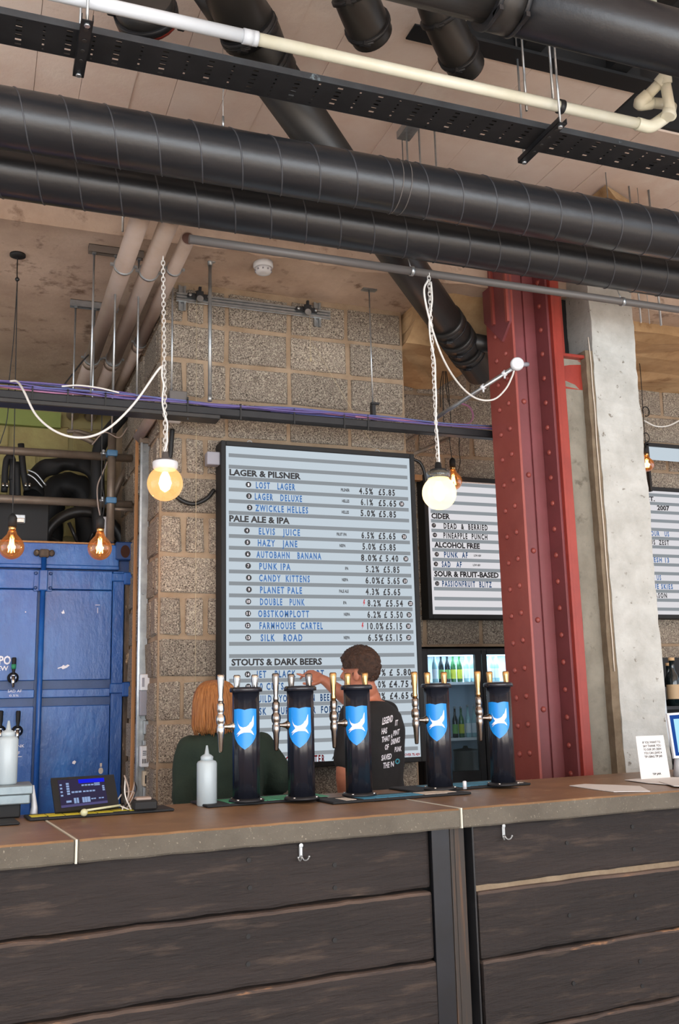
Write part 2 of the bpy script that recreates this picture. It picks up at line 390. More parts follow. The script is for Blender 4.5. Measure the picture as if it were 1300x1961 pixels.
bm = B(); bx(bm, cx0+.016, cx0+.10, 4.76, 4.775, 0, SZ+.3, .002); bx(bm, cx1-.16, cx1-.085, 4.76, 4.775, 0, SZ+.3, .002); put('web_angle', bm, redv_m, t)
def rivet_mesh():
    b = B(); lathe(b, [(.017, 0), (.016, .005), (.011, .011), (.004, .014)], (0, 0, 0), 10); me = bpy.data.meshes.new('rivet'); b.to_mesh(me); b.free(); me.materials.append(red_m); return me
rv = rivet_mesh()
def rivet(loc, rot):
    o = putm('rivet', rv, loc, t); o.rotation_euler = rot
z = 1.02
while z < SZ:
    rivet((cx0, cy0+.085, z), (0, -PI/2, 0)); rivet((cx0, cy0+.19, z-.01), (0, -PI/2, 0))
    rivet((cx1-.085, cy0+.10, z+.03), (0, -PI/2, 0)); z += .152
for k, z in enumerate((1.4, 1.9, 2.3, 2.75, 3.2)): rivet((cx1-.19, 4.775, z), (PI/2, 0, 0))
# gusset on the left face near the top, and the stub beam to the right
bm = B(); poly(bm, [(cx0-.014, cy0, 4.2), (cx0-.014, cy0, 3.62), (cx0-.014, cy0+.10, 3.53), (cx0-.014, cy1, 3.72), (cx0-.014, cy1, 4.2)], (.014, 0, 0)); put('gusset_plate', bm, redv_m, t)
bm = B(); bx(bm, cx0-.03, cx0-.014, cy0+.0, cy0+.02, 3.62, 4.2); bx(bm, cx0-.03, cx0-.014, cy0+.16, cy0+.18, 3.66, 4.2); put('stiffener', bm, red_m, t)
bm = B(); p = at(1062, 640, Y=4.72); q = at(1120, 690, Y=4.72)
bx(bm, cx1, q.x+.03, 4.62, 4.80, q.z-.03, q.z-.01, .003); bx(bm, cx1+.035, cx1+.075, 4.70, 4.72, q.z-.03, SZ, .002); bx(bm, cx1, q.x-.05, 4.66, 4.78, q.z-.22, q.z-.03, .003)
bm2 = B(); bx(bm2, cx1+.0, kx0x-.0, 4.84, 4.86, q.z-.03, SZ); put('notch_shade', bm2, blkmatt_m, t)  # black sheet added to stand in for the dark of the notch
put('stub_bracket', bm, redb_m, t, label='red bracket stub bearing on the concrete column')

# ------------------------------------------------------------------ concrete column
kx0, kx1 = 3.395, 3.705
t = thing('concrete_column', 'pale speckled board-cast concrete column right of the red steel column', 'column', ((kx0+kx1)/2, 4.9, 0))
def rough_box(x0, x1, y0, y1, z0, z1, amp, cuts=26, f=5):
    b = B(); bx(b, x0, x1, y0, y1, z0, z1)
    ed = [e for e in b.edges if abs(e.verts[0].co.z-e.verts[1].co.z) > .5*(z1-z0)]
    bmesh.ops.subdivide_edges(b, edges=ed, cuts=cuts*3)
    for v in b.verts: v.co += Vector([noise.noise(v.co*f+V(i*9, 3, 1))*amp for i in range(2)]+[0])+Vector([noise.noise(v.co*f*5+V(i*9, 3, 1))*amp*.5 for i in range(2)]+[0])
    return b
put('shaft', rough_box(kx0, kx1, 4.60, 4.98, 0, SZ+.3, .012), conc_m, t)
bm = rough_box(3.225, kx0, 4.66, 4.98, 0, 3.47, .006); put('side_casing', bm, concd_m, t, label='shuttered casing on its left, shade in its colour')
bm = rough_box(kx0-.05, kx0+.004, 4.605, 4.7, 0, 3.5, .006); put('corner_fillet', bm, strip_m, t, label='tan mortar fillet down the left edge')
bm = B(); tube(bm, [(kx0-.024+noise.noise(V(0, 0, z*4))*.008, 4.596, z) for z in [1.6+i*.06 for i in range(34)]], .0035, 6); put('paint_drip', bm, mw_m, t, label='cream drip line')

# ------------------------------------------------------------------ bar counter (set at a slight angle to the back wall)
CA = math.atan(.083); CO = V(0, 2.993, 0); RZ = (CO, CA)
def cd(x, d, z): return CO + Matrix.Rotation(CA, 3, 'Z') @ Vector((x, d, z))
def cx_of(px, py, z=None):
    """distance along the counter front of a photo column"""
    p = at(px, py, Z=z); return (p.x)/math.cos(CA)
CT_, CBt = 1.10, 1.033
ct = thing('bar_counter', 'long concrete-edged bar counter with a worn brown top, on dark timber front', 'bar counter', cd(1.5, .4, 0))
J1, J2 = .305, 1.618
for i, (a, b_) in enumerate(((-1.6, J1-.003), (J1+.003, J2-.003), (J2+.003, 5.0))):
    bm = B(); bx(bm, a, b_, .0, .80, CBt, CT_, .006)
    bmesh.ops.subdivide_edges(bm, edges=[e for e in bm.edges if abs(e.verts[0].co.x-e.verts[1].co.x) > .8], cuts=60)
    for v in bm.verts:
        if v.co.y < .02: v.co += Vector((0, noise.noise(v.co*18)*.004, noise.noise(v.co*14)*.002))
    for f in bm.faces: f.material_index = 0 if f.normal.z > .7 else 1
    bmesh.ops.translate(bm, verts=bm.verts, vec=CO); put('counter_slab', bm, [ctop_m, cside_m], ct, rz=RZ)
for J in (J1, J2):
    bm = B(); bx(bm, J-.003, J+.003, -.001, .8, CBt, CT_+.0005); bmesh.ops.translate(bm, verts=bm.verts, vec=CO); put('joint', bm, grout_m, ct, rz=RZ)
bm = B(); bx(bm, -1.6, 5, .11, .80, 0, CBt); bmesh.ops.translate(bm, verts=bm.verts, vec=CO); put('carcass', bm, blkmatt_m, ct, rz=RZ)
bm = B(); bx(bm, 5.0, 5.02, .0, .80, 0, CT_); bmesh.ops.translate(bm, verts=bm.verts, vec=CO); put('end_panel', bm, steelb_m, ct, rz=RZ)
def plank(x0, x1, z0, z1, out, seed, worn_top=.0, holes=()):
    random.seed(seed); b = B(); bx(b, x0, x1, .045-out, .11, z0, z1, .012, seg=2)
    bmesh.ops.subdivide_edges(b, edges=[e for e in b.edges if abs(e.verts[0].co.x-e.verts[1].co.x) > .6], cuts=70)
    for v in b.verts:
        n = noise.noise(Vector((v.co.x*5, seed*3.1, v.co.z*2))); n2 = noise.noise(Vector((v.co.x*22, seed*7.7, v.co.z*9)))
        v.co.z += n*.006+n2*.0025; v.co.y += n2*.003
    for f in b.faces:
        c = f.calc_center_median(); f.material_index = 1 if (f.normal.z > .3 and worn_top) or (worn_top and c.z > z1-.013) else 0
    bmesh.ops.translate(b, verts=b.verts, vec=CO); o = put('plank', b, [wood_m, woodw_m], ct, rz=RZ)
    for hx, hz in holes:
        b = B(); lathe(b, [(.0075, 0), (.0075, .0035), (.0045, .0035), (.0045, .001)], V(hx, .0445-out-.0028, hz), 10, axis=(0, 1, 0))
        bmesh.ops.translate(b, verts=b.verts, vec=CO); put('bolt_hole', b, blkmatt_m, o, rz=RZ)
def cz(px, py, out=.045):
    """(distance along, height) on the plank face for a photo pixel"""
    n = Vector((-math.sin(CA), math.cos(CA), 0)); d = cf+cr*((px-650)/F)-cu*((py-980.5)/F)
    t_ = (CO+n*out-O).dot(n)/d.dot(n); p = O+d*t_-CO
    return p.dot(Vector((math.cos(CA), math.sin(CA), 0))), p.z
xl = cz(827, 1750)[0]; xr = cz(912, 1750)[0]
zA = cz(400, 1756)[1]; zB = cz(400, 1905)[1]; zr1 = cz(1100, 1674)[1]; zr1b = cz(1100, 1683)[1]; zr2 = cz(1100, 1808)[1]; zr3 = cz(1100, 1948)[1]
plank(-1.6, xl, zA+.004, CBt-.002, 0, 1, .0, [cz(476, 1647), cz(478, 1700), cz(640, 1656), cz(641, 1700)])
plank(-1.6, xl, zB+.004, zA-.003, .008, 2, 1, [cz(473, 1792), cz(473, 1845), cz(638, 1799)])
plank(-1.6, xl+.01, zB-.2, zB-.004, .012, 3, 1)
plank(xr+.0, 4.9, zr1, CBt-.002, 0, 4, .0, [cz(1085, 1614), cz(1210, 1583), cz(1213, 1626)])
plank(xr+.005, 4.9, zr2+.003, zr1b, .008, 5, 1, [cz(1087, 1752), cz(1213, 1714), cz(1217, 1758)])
plank(xr+.012, 4.9, zr3+.003, zr2-.003, .008, 6, 1, [cz(1095, 1882), cz(1222, 1840), cz(1226, 1887)])
plank(xr+.018, 4.9, zr3-.2, zr3-.003, .010, 7, 1)
bm = B(); bx(bm, xr, 4.9, .05, .1, zr1b-.002, zr1+.002); bmesh.ops.translate(bm, verts=bm.verts, vec=CO); put('filler_strip', bm, strip_m, ct, rz=RZ, label='pale mortar strip between the planks')
xa = cz(830, 1750)[0]; xb = cz(862, 1750)[0]; xc = cz(896, 1750)[0]; xd = cz(908, 1750)[0]
bm = B(); bx(bm, xl+.002, xb, .03, .045, 0, CBt-.002, .001); put('post_flange', (bmesh.ops.translate(bm, verts=bm.verts, vec=CO), bm)[1], steelb_m, ct, rz=RZ)
bm = B(); bx(bm, xb, xc, .048, .06, 0, CBt-.002, .001); bx(bm, xb+.012, xb+.018, .044, .05, 0, CBt-.002); bx(bm, xb+.03, xb+.034, .046, .05, 0, CBt-.002)
put('post_web', (bmesh.ops.translate(bm, verts=bm.verts, vec=CO), bm)[1], rustp_m, ct, rz=RZ, label='rust-streaked web of the steel post')
bm = B(); bx(bm, xd, xr-.002, .035, .1, 0, CBt-.002, .001); put('post_flange', (bmesh.ops.translate(bm, verts=bm.verts, vec=CO), bm)[1], black_m, ct, rz=RZ)
def coat_hook(px, py, label):
    x, z = cz(px, py); n = .043
    t = thing('coat_hook', label, 'hook', cd(x, n, z-.03), 'coat hooks under the counter edge')
    bm = B(); box(bm, (x, n-.003, z+.008), (.013, .006, .04), .003); lathe(bm, [(.007, 0), (.007, .004)], (x, n-.002, z+.028), 10, axis=(0, -1, 0)); bmesh.ops.translate(bm, verts=bm.verts, vec=CO); put('plate', bm, zinc_m, t, rz=RZ)
    for s in (-1, 1):
        bm = B(); tube(bm, spl([(x, n-.006, z-.004), (x+s*.006, n-.014, z-.016), (x+s*.014, n-.022, z-.015), (x+s*.019, n-.026, z-.006)], 5), .0026, 8); ball(bm, (x+s*.019, n-.026, z-.005), .004, seg=8)
        bmesh.ops.translate(bm, verts=bm.verts, vec=CO); put('prong', bm, zinc_m, t, rz=RZ)
coat_hook(575, 1636, 'small metal double coat hook on the left timber front, under the counter edge')
coat_hook(963, 1597, 'small metal double coat hook on the right timber front, beside the steel post')

# ------------------------------------------------------------------ overhead services
def xpipe(name, label, y, z, r, x0, x1, mat, cat='pipe', seg=28):
    t = thing(name, label, cat, ((x0+x1)/2, y, z-r)); bm = B(); tube(bm, [(x0, y, z), (x1, y, z)], r, seg); put('tube', bm, mat, t); return t
def spiral_duct(y, z, r, label, ph):
    t = thing('spiral_duct', label, 'duct', (2, y, z-r), 'parallel black spiral ducts')
    bm = B(); tube(bm, [(-1.2+i*.1, y, z) for i in range(66)], r, 40); put('duct_body', bm, duct_m, t)
    bm = B(); pts = []; n = 40*24; tot = 38
    for k in range(tot*24+1):
        a = 2*PI*k/24; pts.append((-1.2+ph+k/24*.17, y+math.cos(a)*(r+.0005), z+math.sin(a)*(r+.0005)))
    tube(bm, pts, .0034, 5); put('spiral_seam', bm, M('duct_seam', '#3d3e42', rough=.45), t)
    return t
D1 = spiral_duct(3.60, 3.724, .117, 'upper, nearer of two long black spiral ducts crossing the ceiling', 0)
D2 = spiral_duct(3.99, 3.724, .117, 'lower, farther of two long black spiral ducts crossing the ceiling', .07)
for nm, X in (('a', 1.66), ('b', 3.35)):
    bm = B(); a = 0; pts = []
    ring = [(X, 3.60+math.cos(q*PI/12)*.1185, 3.724+math.sin(q*PI/12)*.1185) for q in range(25)]
    tube(bm, ring, .0022, 6); tube(bm, [(X+.04, 3.60+math.cos(q*PI/12)*.1185, 3.724+math.sin(q*PI/12)*.1185) for q in range(25)], .0022, 6)
    put('strap_wire', bm, dgrey_m, D1)
bm = B(); p = at(427, 222, Y=3.6); q = p+V(.0, 0, .62); tube(bm, [(p.x, 3.6, 3.842), (p.x, 3.6, CZ)], .0012, 6); tube(bm, [(p.x, 3.6, 3.86), (p.x, 3.6, 3.91)], .005, 8)
tube(bm, [(p.x, 3.6, 4.02), (p.x+.012, 3.6, 4.07)], .0012, 5)
put('hanger_wire', bm, zinc_m, label='thin wire hanger with a small gripper above the upper black duct', cat='wire')

# perforated cable tray
TZ = 3.90; TY0, TY1 = 3.235, 3.40
t = thing('cable_tray', 'black perforated metal cable tray crossing the top of the room', 'cable tray', (2, (TY0+TY1)/2, TZ))
bm = B(); xs = [-1.2]; kind = []
x = -1.18
i = 0
while x < 4.9:
    hw = .022 if i % 2 == 0 else .008
    xs += [x-hw/2, x+hw/2]; kind += [None, i % 2]; x += .088; i += 1
xs.append(5.0); kind.append(None)
ys = [TY0]; yk = []
for j in range(6):
    yc = TY0+.018+j*.0258; ys += [yc-.0045, yc+.0045]; yk += [0, 1]
ys.append(TY1); yk.append(0)
vg = [[bm.verts.new((x, y, TZ)) for y in ys] for x in xs]
for a in range(len(xs)-1):
    for b_ in range(len(ys)-1):
        if kind[a] is not None and yk[b_]: continue
        bm.faces.new((vg[a][b_], vg[a+1][b_], vg[a+1][b_+1], vg[a][b_+1]))
put('perforated_base', bm, black_m, t)
bm = B(); bx(bm, -1.2, 5, TY0-.002, TY0, TZ, TZ+.028); bx(bm, -1.2, 5, TY0, TY0+.008, TZ+.026, TZ+.028); bx(bm, -1.2, 5, TY1, TY1+.002, TZ, TZ+.028); put('side_flange', bm, lip_m, t)
bm = B()
for k in range(5): tube(bm, spl([(-1.2+i*.5, TY0+.04+k*.02+noise.noise(V(i*.7, k*3, 0))*.02, TZ+.012+.004*(k % 2)) for i in range(13)], 4), .006, 6)
put('cable_bundle', bm, black_cord, t, kind='stuff')
def tray_bracket(px0, py0, label):
    a = at(px0, py0, Z=TZ-.02); X = a.x
    t = thing('tray_bracket', label, 'bracket', (X, 3.3, TZ-.04), 'slotted black channels under the cable tray')
    bm = B(); y0, y1 = TY0-.10, TY1+.07
    bx(bm, X-.021, X+.021, y0, y1, TZ-.028, TZ-.025); bx(bm, X-.021, X-.018, y0, y1, TZ-.028, TZ-.002); bx(bm, X+.018, X+.021, y0, y1, TZ-.028, TZ-.002); put('channel', bm, black_m, t)
    for k in range(4):
        bm = B(); yy = y0+.05+k*.06; lathe(bm, [(.008, 0), (.008, .003), (.005, .003), (.005, .0015)], (X, yy, TZ-.0315), 10); put('slot_rim', bm, rubber_m, t)
    for yy in (y0+.02, y1-.02):
        bm = B(); tube(bm, [(X, yy, TZ-.034), (X, yy, CZ+.34)], .005, 8); lathe(bm, [(.011, 0), (.011, .009)], (X, yy, TZ-.038), 6); put('threaded_rod', bm, zinc_m, t)
tray_bracket(158, 95, 'slotted black steel bracket under the cable tray, left one by the white pipe end')
tray_bracket(1035, 275, 'slotted black steel bracket under the cable tray, right one beneath the clip')

# white pvc waste pipe with elbows
t = thing('waste_pipe', 'long white plastic waste pipe with elbows running above the cable tray', 'pipe', (2, 3.2, 3.97))
a = at(230, 0, Z=4.0); b_ = at(497, 67, Z=4.0); e_ = at(1250, 257, Z=4.0); yy = 3.2
xa_ = b_.x
bm = B(); tube(bm, [(-.2, 3.2, 4.0), (xa_, 3.2, 4.0)], .0255, 20); tube(bm, [(xa_-.02, 3.2, 4.0), (xa_, 3.2, 4.0)], .029, 20); tube(bm, [(xa_-.06, 3.2, 4.0), (xa_-.02, 3.2, 4.0)], .029, 20); put('tube', bm, pvcb_m, t, label='bluish white left length with socket')
xe = at(1245, 257, Y=3.2).x
bm = B(); tube(bm, [(xa_, 3.2, 4.0), (xe-.05, 3.2, 4.0)], .0245, 20); put('tube', bm, pvc_m, t)
bm = B(); tube(bm, spl([(xe-.07, 3.2, 4.0), (xe, 3.2, 4.0), (xe+.05, 3.19, 4.03), (xe+.1, 3.17, 4.07)], 6), .029, 18); put('elbow', bm, pvc_m, t)
P1 = at(1285, 222, Y=3.14); P2 = at(1272, 150, Y=3.10); P3 = at(1228, 195, Y=3.2); P4 = at(1282, 200, Y=3.2); P0 = V(xe+.1, 3.17, 4.07)
bm = B(); tube(bm, [P0, P1], .024, 18); put('tube', bm, pvc_m, t)
bm = B(); tube(bm, [P1-V(.02, 0, .01), P1+V(.0, 0, .05)], .03, 18); put('elbow', bm, pvc_m, t)
bm = B(); tube(bm, [P1, P2], .024, 18); put('tube', bm, pvc_m, t)
bm = B(); tube(bm, spl([P2+(P1-P2)*.15, P2, P2+(P3-P2)*.25], 6), .03, 18); put('elbow', bm, pvc_m, t)
bm = B(); tube(bm, [P2, P3], .024, 18); put('tube', bm, pvc_m, t)
bm = B(); tube(bm, spl([P3+(P2-P3)*.3, P3+V(-.01, 0, -.01), P3+(P4-P3)*.35], 6), .03, 18); put('elbow', bm, pvc_m, t)
bm = B(); tube(bm, [P3, P4], .024, 18); put('tube', bm, pvc_m, t)
bm = B(); tube(bm, [P2, V(P2.x-.02, 3.1, 4.74)], .02, 14); put('riser', bm, pvc_m, t)
bm = B(); p = at(1074, 212, Y=3.2); tube(bm, [(p.x-.012, 3.2, 4.0), (p.x+.012, 3.2, 4.0)], .030, 20); put('pipe_clip', bm, black_m, t, label='black band clip')
X = at(1004, 130, Y=3.25).x
for px_, y_ in ((1004, 3.30), (1056, 3.2)):
    X = at(px_, 150, Y=y_).x; bm = B(); tube(bm, [(X, y_, 4.02), (X, y_, 4.74)], .0055, 8); put('support_rod', bm, zinc_m, t)

# black plastic soil pipes
def band(bm, p, d, r, w_=.014, mi=0):
    d = d.normalized(); tube(bm, [p-d*w_/2, p+d*w_/2], r, 24)
def clamp(par, p, d, r):
    bm = B(); band(bm, p, d, r+.004, .016); d = d.normalized(); s = d.cross(V(0, 0, 1)).normalized(); dn = s.cross(d)
    q = p + dn*(r+.006)*(1 if dn.z < 0 else -1); box(bm, q, (.03, .012, .02)); tube(bm, [q-s*.03, q+s*.03], .005, 8); put('band_clamp', bm, black_m, par)
t = thing('soil_pipe', 'fat black plastic soil pipe running diagonally down behind the ducts to the red column', 'pipe', (2, 4, 3.5))
a = V(1.00, 3.28, 4.19); b_ = V(3.10, 5.30, 3.525); A1 = V(1.283, 3.721, 4.05); 
pa = at(560, 195, Z=4.07); pb = at(905, 690, Y=5.22); d = pb-pa; st = pa-d*.10
bm = B(); tube(bm, [st, pb+d*.06], .103, 32); put('tube', bm, rubber_m, t)
for k in (.80, .875, .945):
    p = pa+d*k; bm = B(); tube(bm, [p-d*.014, p+d*.014], .112, 30); put('coupling', bm, rubber_m, t); clamp(t, p+d*.02, d, .108)
p = pa+d*.885; bm = B(); tube(bm, [p, p+V(.5, .02, -.02)], .055, 20); put('branch', bm, rubber_m, t)
# its bend up by the cable tray
top = at(455, 15, Z=4.2); top2 = at(430, -60, Z=4.22)
bm = B(); tube(bm, spl([st+d*.03, st, st+(top-st)*.5+V(.0, .0, .03), top, top2], 6), .112, 30); put('bend', bm, rubber_m, t)
for p, dd in ((st, d), (st+(top-st)*.6, top-st)):
    bm = B(); band(bm, p, dd, .122, .05); put('coupling', bm, black_m, t); clamp(t, p, dd, .122)
bm = B(); p = st+(top-st)*.45+V(-.02, 0, .0); tube(bm, [p, p+V(-.22, -.16, .12)], .095, 26); put('branch', bm, rubber_m, t)

def drop(label, pts, r, group=None):
    t = thing('pipe_drop', label, 'pipe', tuple(pts[-1]), group); sp = spl(pts, 8)
    bm = B(); tube(bm, sp, r, 28); put('bend', bm, rubber_m, t)
    n = len(sp)
    for k in (n//3, int(n*.72)):
        dd = sp[min(k+1, n-1)]-sp[k-1]; bm = B(); band(bm, sp[k], dd, r+.006, .018); put('rubber_band', bm, black_m, t); clamp(t, sp[k], dd, r+.006)
    return t
z0 = 4.20
drop('black rubber elbow hanging left of the two pipe drops, above the white pipe', [at(668, -60, Z=z0+.1), at(680, -10, Z=z0+.02), at(700, 40, Z=z0-.02), at(712, 66, Z=z0-.03)], .088, 'black pipe elbows at the ceiling')
drop('black rubber elbow hanging from the big pipe, right of the small brick-red block', [at(828, -20, Z=z0+.1), at(845, 30, Z=z0+.04), at(872, 90, Z=z0-.02), at(893, 128, Z=z0-.03)], .082, 'black pipe elbows at the ceiling')
t = thing('pipe_end', 'black capped pipe end with a red-edged clamp, above the tray at upper left', 'pipe', tuple(at(275, 40, Z=4.2)))
p = at(272, -5, Z=4.22); q = at(283, 38, Z=4.2)
bm = B(); tube(bm, [p, q], .12, 32); put('tube', bm, rubber_m, t)
bm = B(); band(bm, q+(p-q)*.12, p-q, .128, .02); put('gasket', bm, M('red_rubber', '#8d2a20', rough=.5), t, label='red rubber gasket edge')
bm = B(); band(bm, q+(p-q)*.3, p-q, .13, .03); put('flange', bm, black_m, t)
for s in (-1, 1):
    bm = B(); c = q+(p-q)*.2+V(s*.14, 0, 0); box(bm, c, (.03, .03, .06), .004); put('bolt', bm, black_m, t)
# big black pipe along the top right
t = thing('main_pipe', 'very fat smooth black pipe crossing the upper right corner', 'pipe', (3, 2.70, 3.9))
ZP = 4.02; YP = at(1140, 42, Z=ZP).y; R_ = .118
xj = at(975, 20, Y=YP).x
bm = B(); tube(bm, [(xj, YP, ZP), (4.9, YP, ZP)], R_, 40); put('tube', bm, duct_m, t)
bm = B(); tube(bm, [(.6, YP, ZP), (xj-.02, YP, ZP)], R_*.86, 36); put('tube', bm, rubber_m, t)
bm = B(); tube(bm, [(xj-.09, YP, ZP), (xj+.03, YP, ZP)], R_+.006, 36); put('coupling', bm, rubber_m, t)
for dx in (-.085, .025):
    bm = B(); tube(bm, [(xj+dx-.008, YP, ZP), (xj+dx+.008, YP, ZP)], R_+.011, 36); box(bm, (xj+dx, YP-.06, ZP-R_-.0), (.016, .05, .02)); put('band_clamp', bm, black_m, t)

# thin dark grey conduit under the ducts
t = thing('long_conduit', 'thin dark grey plastic pipe running just under the lower duct', 'pipe', (2.5, 4.11, 3.58))
xa_ = at(362, 448, Y=4.11).x; za = at(362, 452, Y=4.11).z; xm = at(790, 515, Y=4.11).x
zz = (at(362, 453, Y=4.11).z+at(1300, 597, Y=4.11).z)/2
bm = B(); tube(bm, [(xa_, 4.11, zz), (xm-.005, 4.11, zz)], .021, 16); put('tube', bm, dgrey_m, t)
bm = B(); tube(bm, [(xm+.005, 4.11, zz), (5, 4.11, zz)], .0195, 16); put('tube', bm, dgrey_m, t)
for px_ in (790, 1190):
    X = at(px_, 560, Y=4.11).x; bm = B(); tube(bm, [(X-.008, 4.11, zz), (X+.008, 4.11, zz)], .025, 16); tube(bm, [(X, 4.11, zz), (X, 4.16, zz+.12), (X, 4.16, SZ+.48)], .003, 6); put('pipe_clip', bm, zinc_m, t)
CONDZ = zz

# three grey pipes going back at upper left
def grey_pipe(X, Z, y0, y1, r, label, rings, split):
    t = thing('grey_pipe', label, 'pipe', (X, (y0+y1)/2, Z-r), 'grey plastic pipes hung in a row')
    bm = B(); tube(bm, [(X, y0, Z), (X, split, Z)], r, 20); put('tube', bm, greyp_m, t)
    bm = B(); tube(bm, [(X, split-.08, Z), (X, split+.0, Z)], r*1.1, 20); put('socket', bm, greyp_m, t)
    bm = B(); tube(bm, [(X, split, Z), (X, y1, Z)], r, 20); put('tube', bm, greyp_m, t)
    for y in rings:
        bm = B(); tube(bm, [(X, y-.007, Z), (X, y+.007, Z)], r*1.15, 20); box(bm, (X-r*1.3, y, Z), (.018, .014, .014)); box(bm, (X+r*1.3, y, Z), (.018, .014, .014)); put('pipe_ring', bm, zinc_m, t)
    return t
gy1 = at(237, 509, X=.634).y; gy2 = at(176, 685, X=.634).y
grey_pipe(.634, 3.70, 4.118, 7.45, .046, 'leftmost of three grey plastic pipes slung under the slab', (gy1, gy2), gy2+.1)
grey_pipe(.768, 3.70, 4.118, 7.45, .046, 'middle of three grey plastic pipes slung under the slab', (at(285, 517, X=.768).y, at(217, 690, X=.768).y), at(217, 690, X=.768).y+.1)
y3 = at(360, 455, X=.886).y
grey_pipe(.886, 3.70, y3, 7.0, .036, 'rightmost, thinner of three grey plastic pipes, cut open at its near end', (at(333, 535, X=.886).y, at(268, 684, X=.886).y), at(268, 684, X=.886).y+.1)
bm = B(); lathe(bm, [(.030, 0), (.030, .001)], (.886, y3-.001, 3.70), 20, axis=(0, -1, 0)); bmesh.ops.delete(bm, geom=[], context='VERTS'); put('bore', bm, M('pipe_bore', '#5a4038', rough=.9), [o for o in W if o.name == 'grey_pipe.002'][0])
def rodset(name, label, y, x0, x1, rods, zb, mat, zt=SZ, drop_=.10, grp=None):
    t = thing(name, label, 'bracket', ((x0+x1)/2, y, zt-drop_), grp)
    bm = B(); z = zt-.021
    bx(bm, x0, x1, y-.02, y-.017, z-.021, z+.021); bx(bm, x0, x1, y+.017, y+.02, z-.021, z+.021); bx(bm, x0, x1, y-.02, y+.02, z+.018, z+.021); put('channel', bm, mat, t)
    for X, zz_ in rods:
        bm = B(); tube(bm, [(X, y, z+.018), (X, y, zz_)], .0055, 8); box(bm, (X, y, z-.024), (.02, .02, .008)); put('threaded_rod', bm, zinc_m, t)
xq = lambda px, py, y: at(px, py, Y=y).x
ya = 4.98
rodset('ceiling_channel', 'dark slotted channel with hanging rods fixed to the slab above the grey pipes', ya, xq(170, 462, ya), xq(275, 478, ya), [(xq(180, 500, ya), 3.09), (xq(222, 500, ya), 3.09), (xq(266, 510, ya), 3.09)], 3.1, M('dull_channel', '#756a61', rough=.6, metal=.3))
yb = 5.75
rodset('ceiling_channel', 'bright galvanised channel with hanging rods, lower and farther left one behind the grey pipes', yb, xq(134, 597, yb), xq(226, 604, yb), [(xq(143, 650, yb), 3.1), (xq(180, 650, yb), 3.1), (xq(218, 650, yb), 3.1)], 3.1, zinc_m)
t = thing('long_rod', 'pair of long threaded rods hanging beside the left grey pipes', 'rod', (.8, 4.3, 3.7))
for px_, yy, zb in ((235, 4.5, 3.78), (286, 4.42, 3.78)):
    X = .702 if px_ == 286 else xq(px_, 430, yy); bm = B(); tube(bm, [(X, yy, zb), (X, yy, CZ)], .0055, 8); put('threaded_rod', bm, zinc_m, t)
yy = 5.0; X = xq(330, 600, yy); bm = B(); tube(bm, [(X, yy, 3.10), (X, yy, SZ)], .0055, 8); lathe(bm, [(.012, 0), (.012, .03)], (X, yy, 3.10), 8); put('hanger_rod', bm, zinc_m, label='thin threaded rod by the white chain, from slab to black cable duct', cat='rod')
yy = 4.98; X = xq(402, 600, yy)
t = thing('conduit_drop', 'galvanised conduit dropping from the slab to the black cable duct, left of pier centre', 'conduit', (X, yy, 3.1))
zt = at(402, 490, Y=yy).z; bm = B(); tube(bm, [(X, yy, 3.13), (X, yy, zt)], .0105, 12); put('tube', bm, galv_m, t)
bm = B(); tube(bm, [(X, yy, 3.10), (X, yy, 3.135)], .012, 12); tube(bm, [(X, yy, zt-.06), (X, yy, zt-.0)], .0145, 12); tube(bm, spl([(X, yy, zt-.01), (X+.002, yy, zt+.012), (X+.02, yy, SZ-.004)], 4), .0125, 12); put('fitting', bm, galv_m, t)
yy = 5.05; X = xq(708, 600, yy)
t = thing('hanger_rod', 'thin rod with ceiling plate holding the black cable duct, right of the pier centre', 'rod', (X, yy, 3.0))
zt = SZ; zb = at(718, 775, Y=yy).z
bm = B(); tube(bm, [(X, yy, zb), (X, yy, zt)], .0045, 8); put('threaded_rod', bm, zinc_m, t); bm = B(); bx(bm, X-.045, X+.045, yy-.02, yy+.02, zt-.012, zt); put('ceiling_plate', bm, galv_m, t)
bm = B(); bx(bm, X-.012, X+.012, yy-.02, yy+.02, zb-.10, zb, .003); box(bm, (X+.005, yy-.02, zb), (.05, .02, .012)); put('beam_clip', bm, black_m, t)
# channel and rods seen between tray and ducts, upper right
t = thing('ceiling_channel', 'small grey channel stub with three rods hanging between cable tray and ducts', 'bracket', (2.1, 4, CZ-.1))
yy = 4.02; a = at(776, 258, Y=yy)
bm = B(); bx(bm, a.x-.03, a.x+.04, yy-.18, yy+.04, CZ-.12, CZ-.08); bx(bm, a.x-.01, a.x+.02, yy-.02, yy+.02, CZ-.08, CZ); put('channel', bm, galv_m, t)
for px_ in (775, 799, 829):
    X = xq(px_, 300, yy); bm = B(); tube(bm, [(X, yy-.03, 3.86), (X, yy-.03, CZ)], .005, 8); put('threaded_rod', bm, zinc_m, t)
t = thing('duct_rod', 'group of thin rods hanging near the far right end of the ducts', 'rod', (4, 4.2, 3.9))
for px_, r in ((1206, .005), (1222, .002), (1243, .006)):
    X = xq(px_, 380, 4.25); bm = B(); tube(bm, [(X, 4.25, 3.55), (X, 4.25, CZ)], r, 8); put('threaded_rod', bm, zinc_m, t)
bm = B(); a = at(1160, 360, Z=CZ-.04); poly(bm, [a+V(0, 0, .02), a+V(.05, -.02, -.07), a+V(.3, .04, -.10), a+V(.42, .18, .02)], (.02, .25, .02)); put('ceiling_beam', bm, soffr_m, kind='structure')

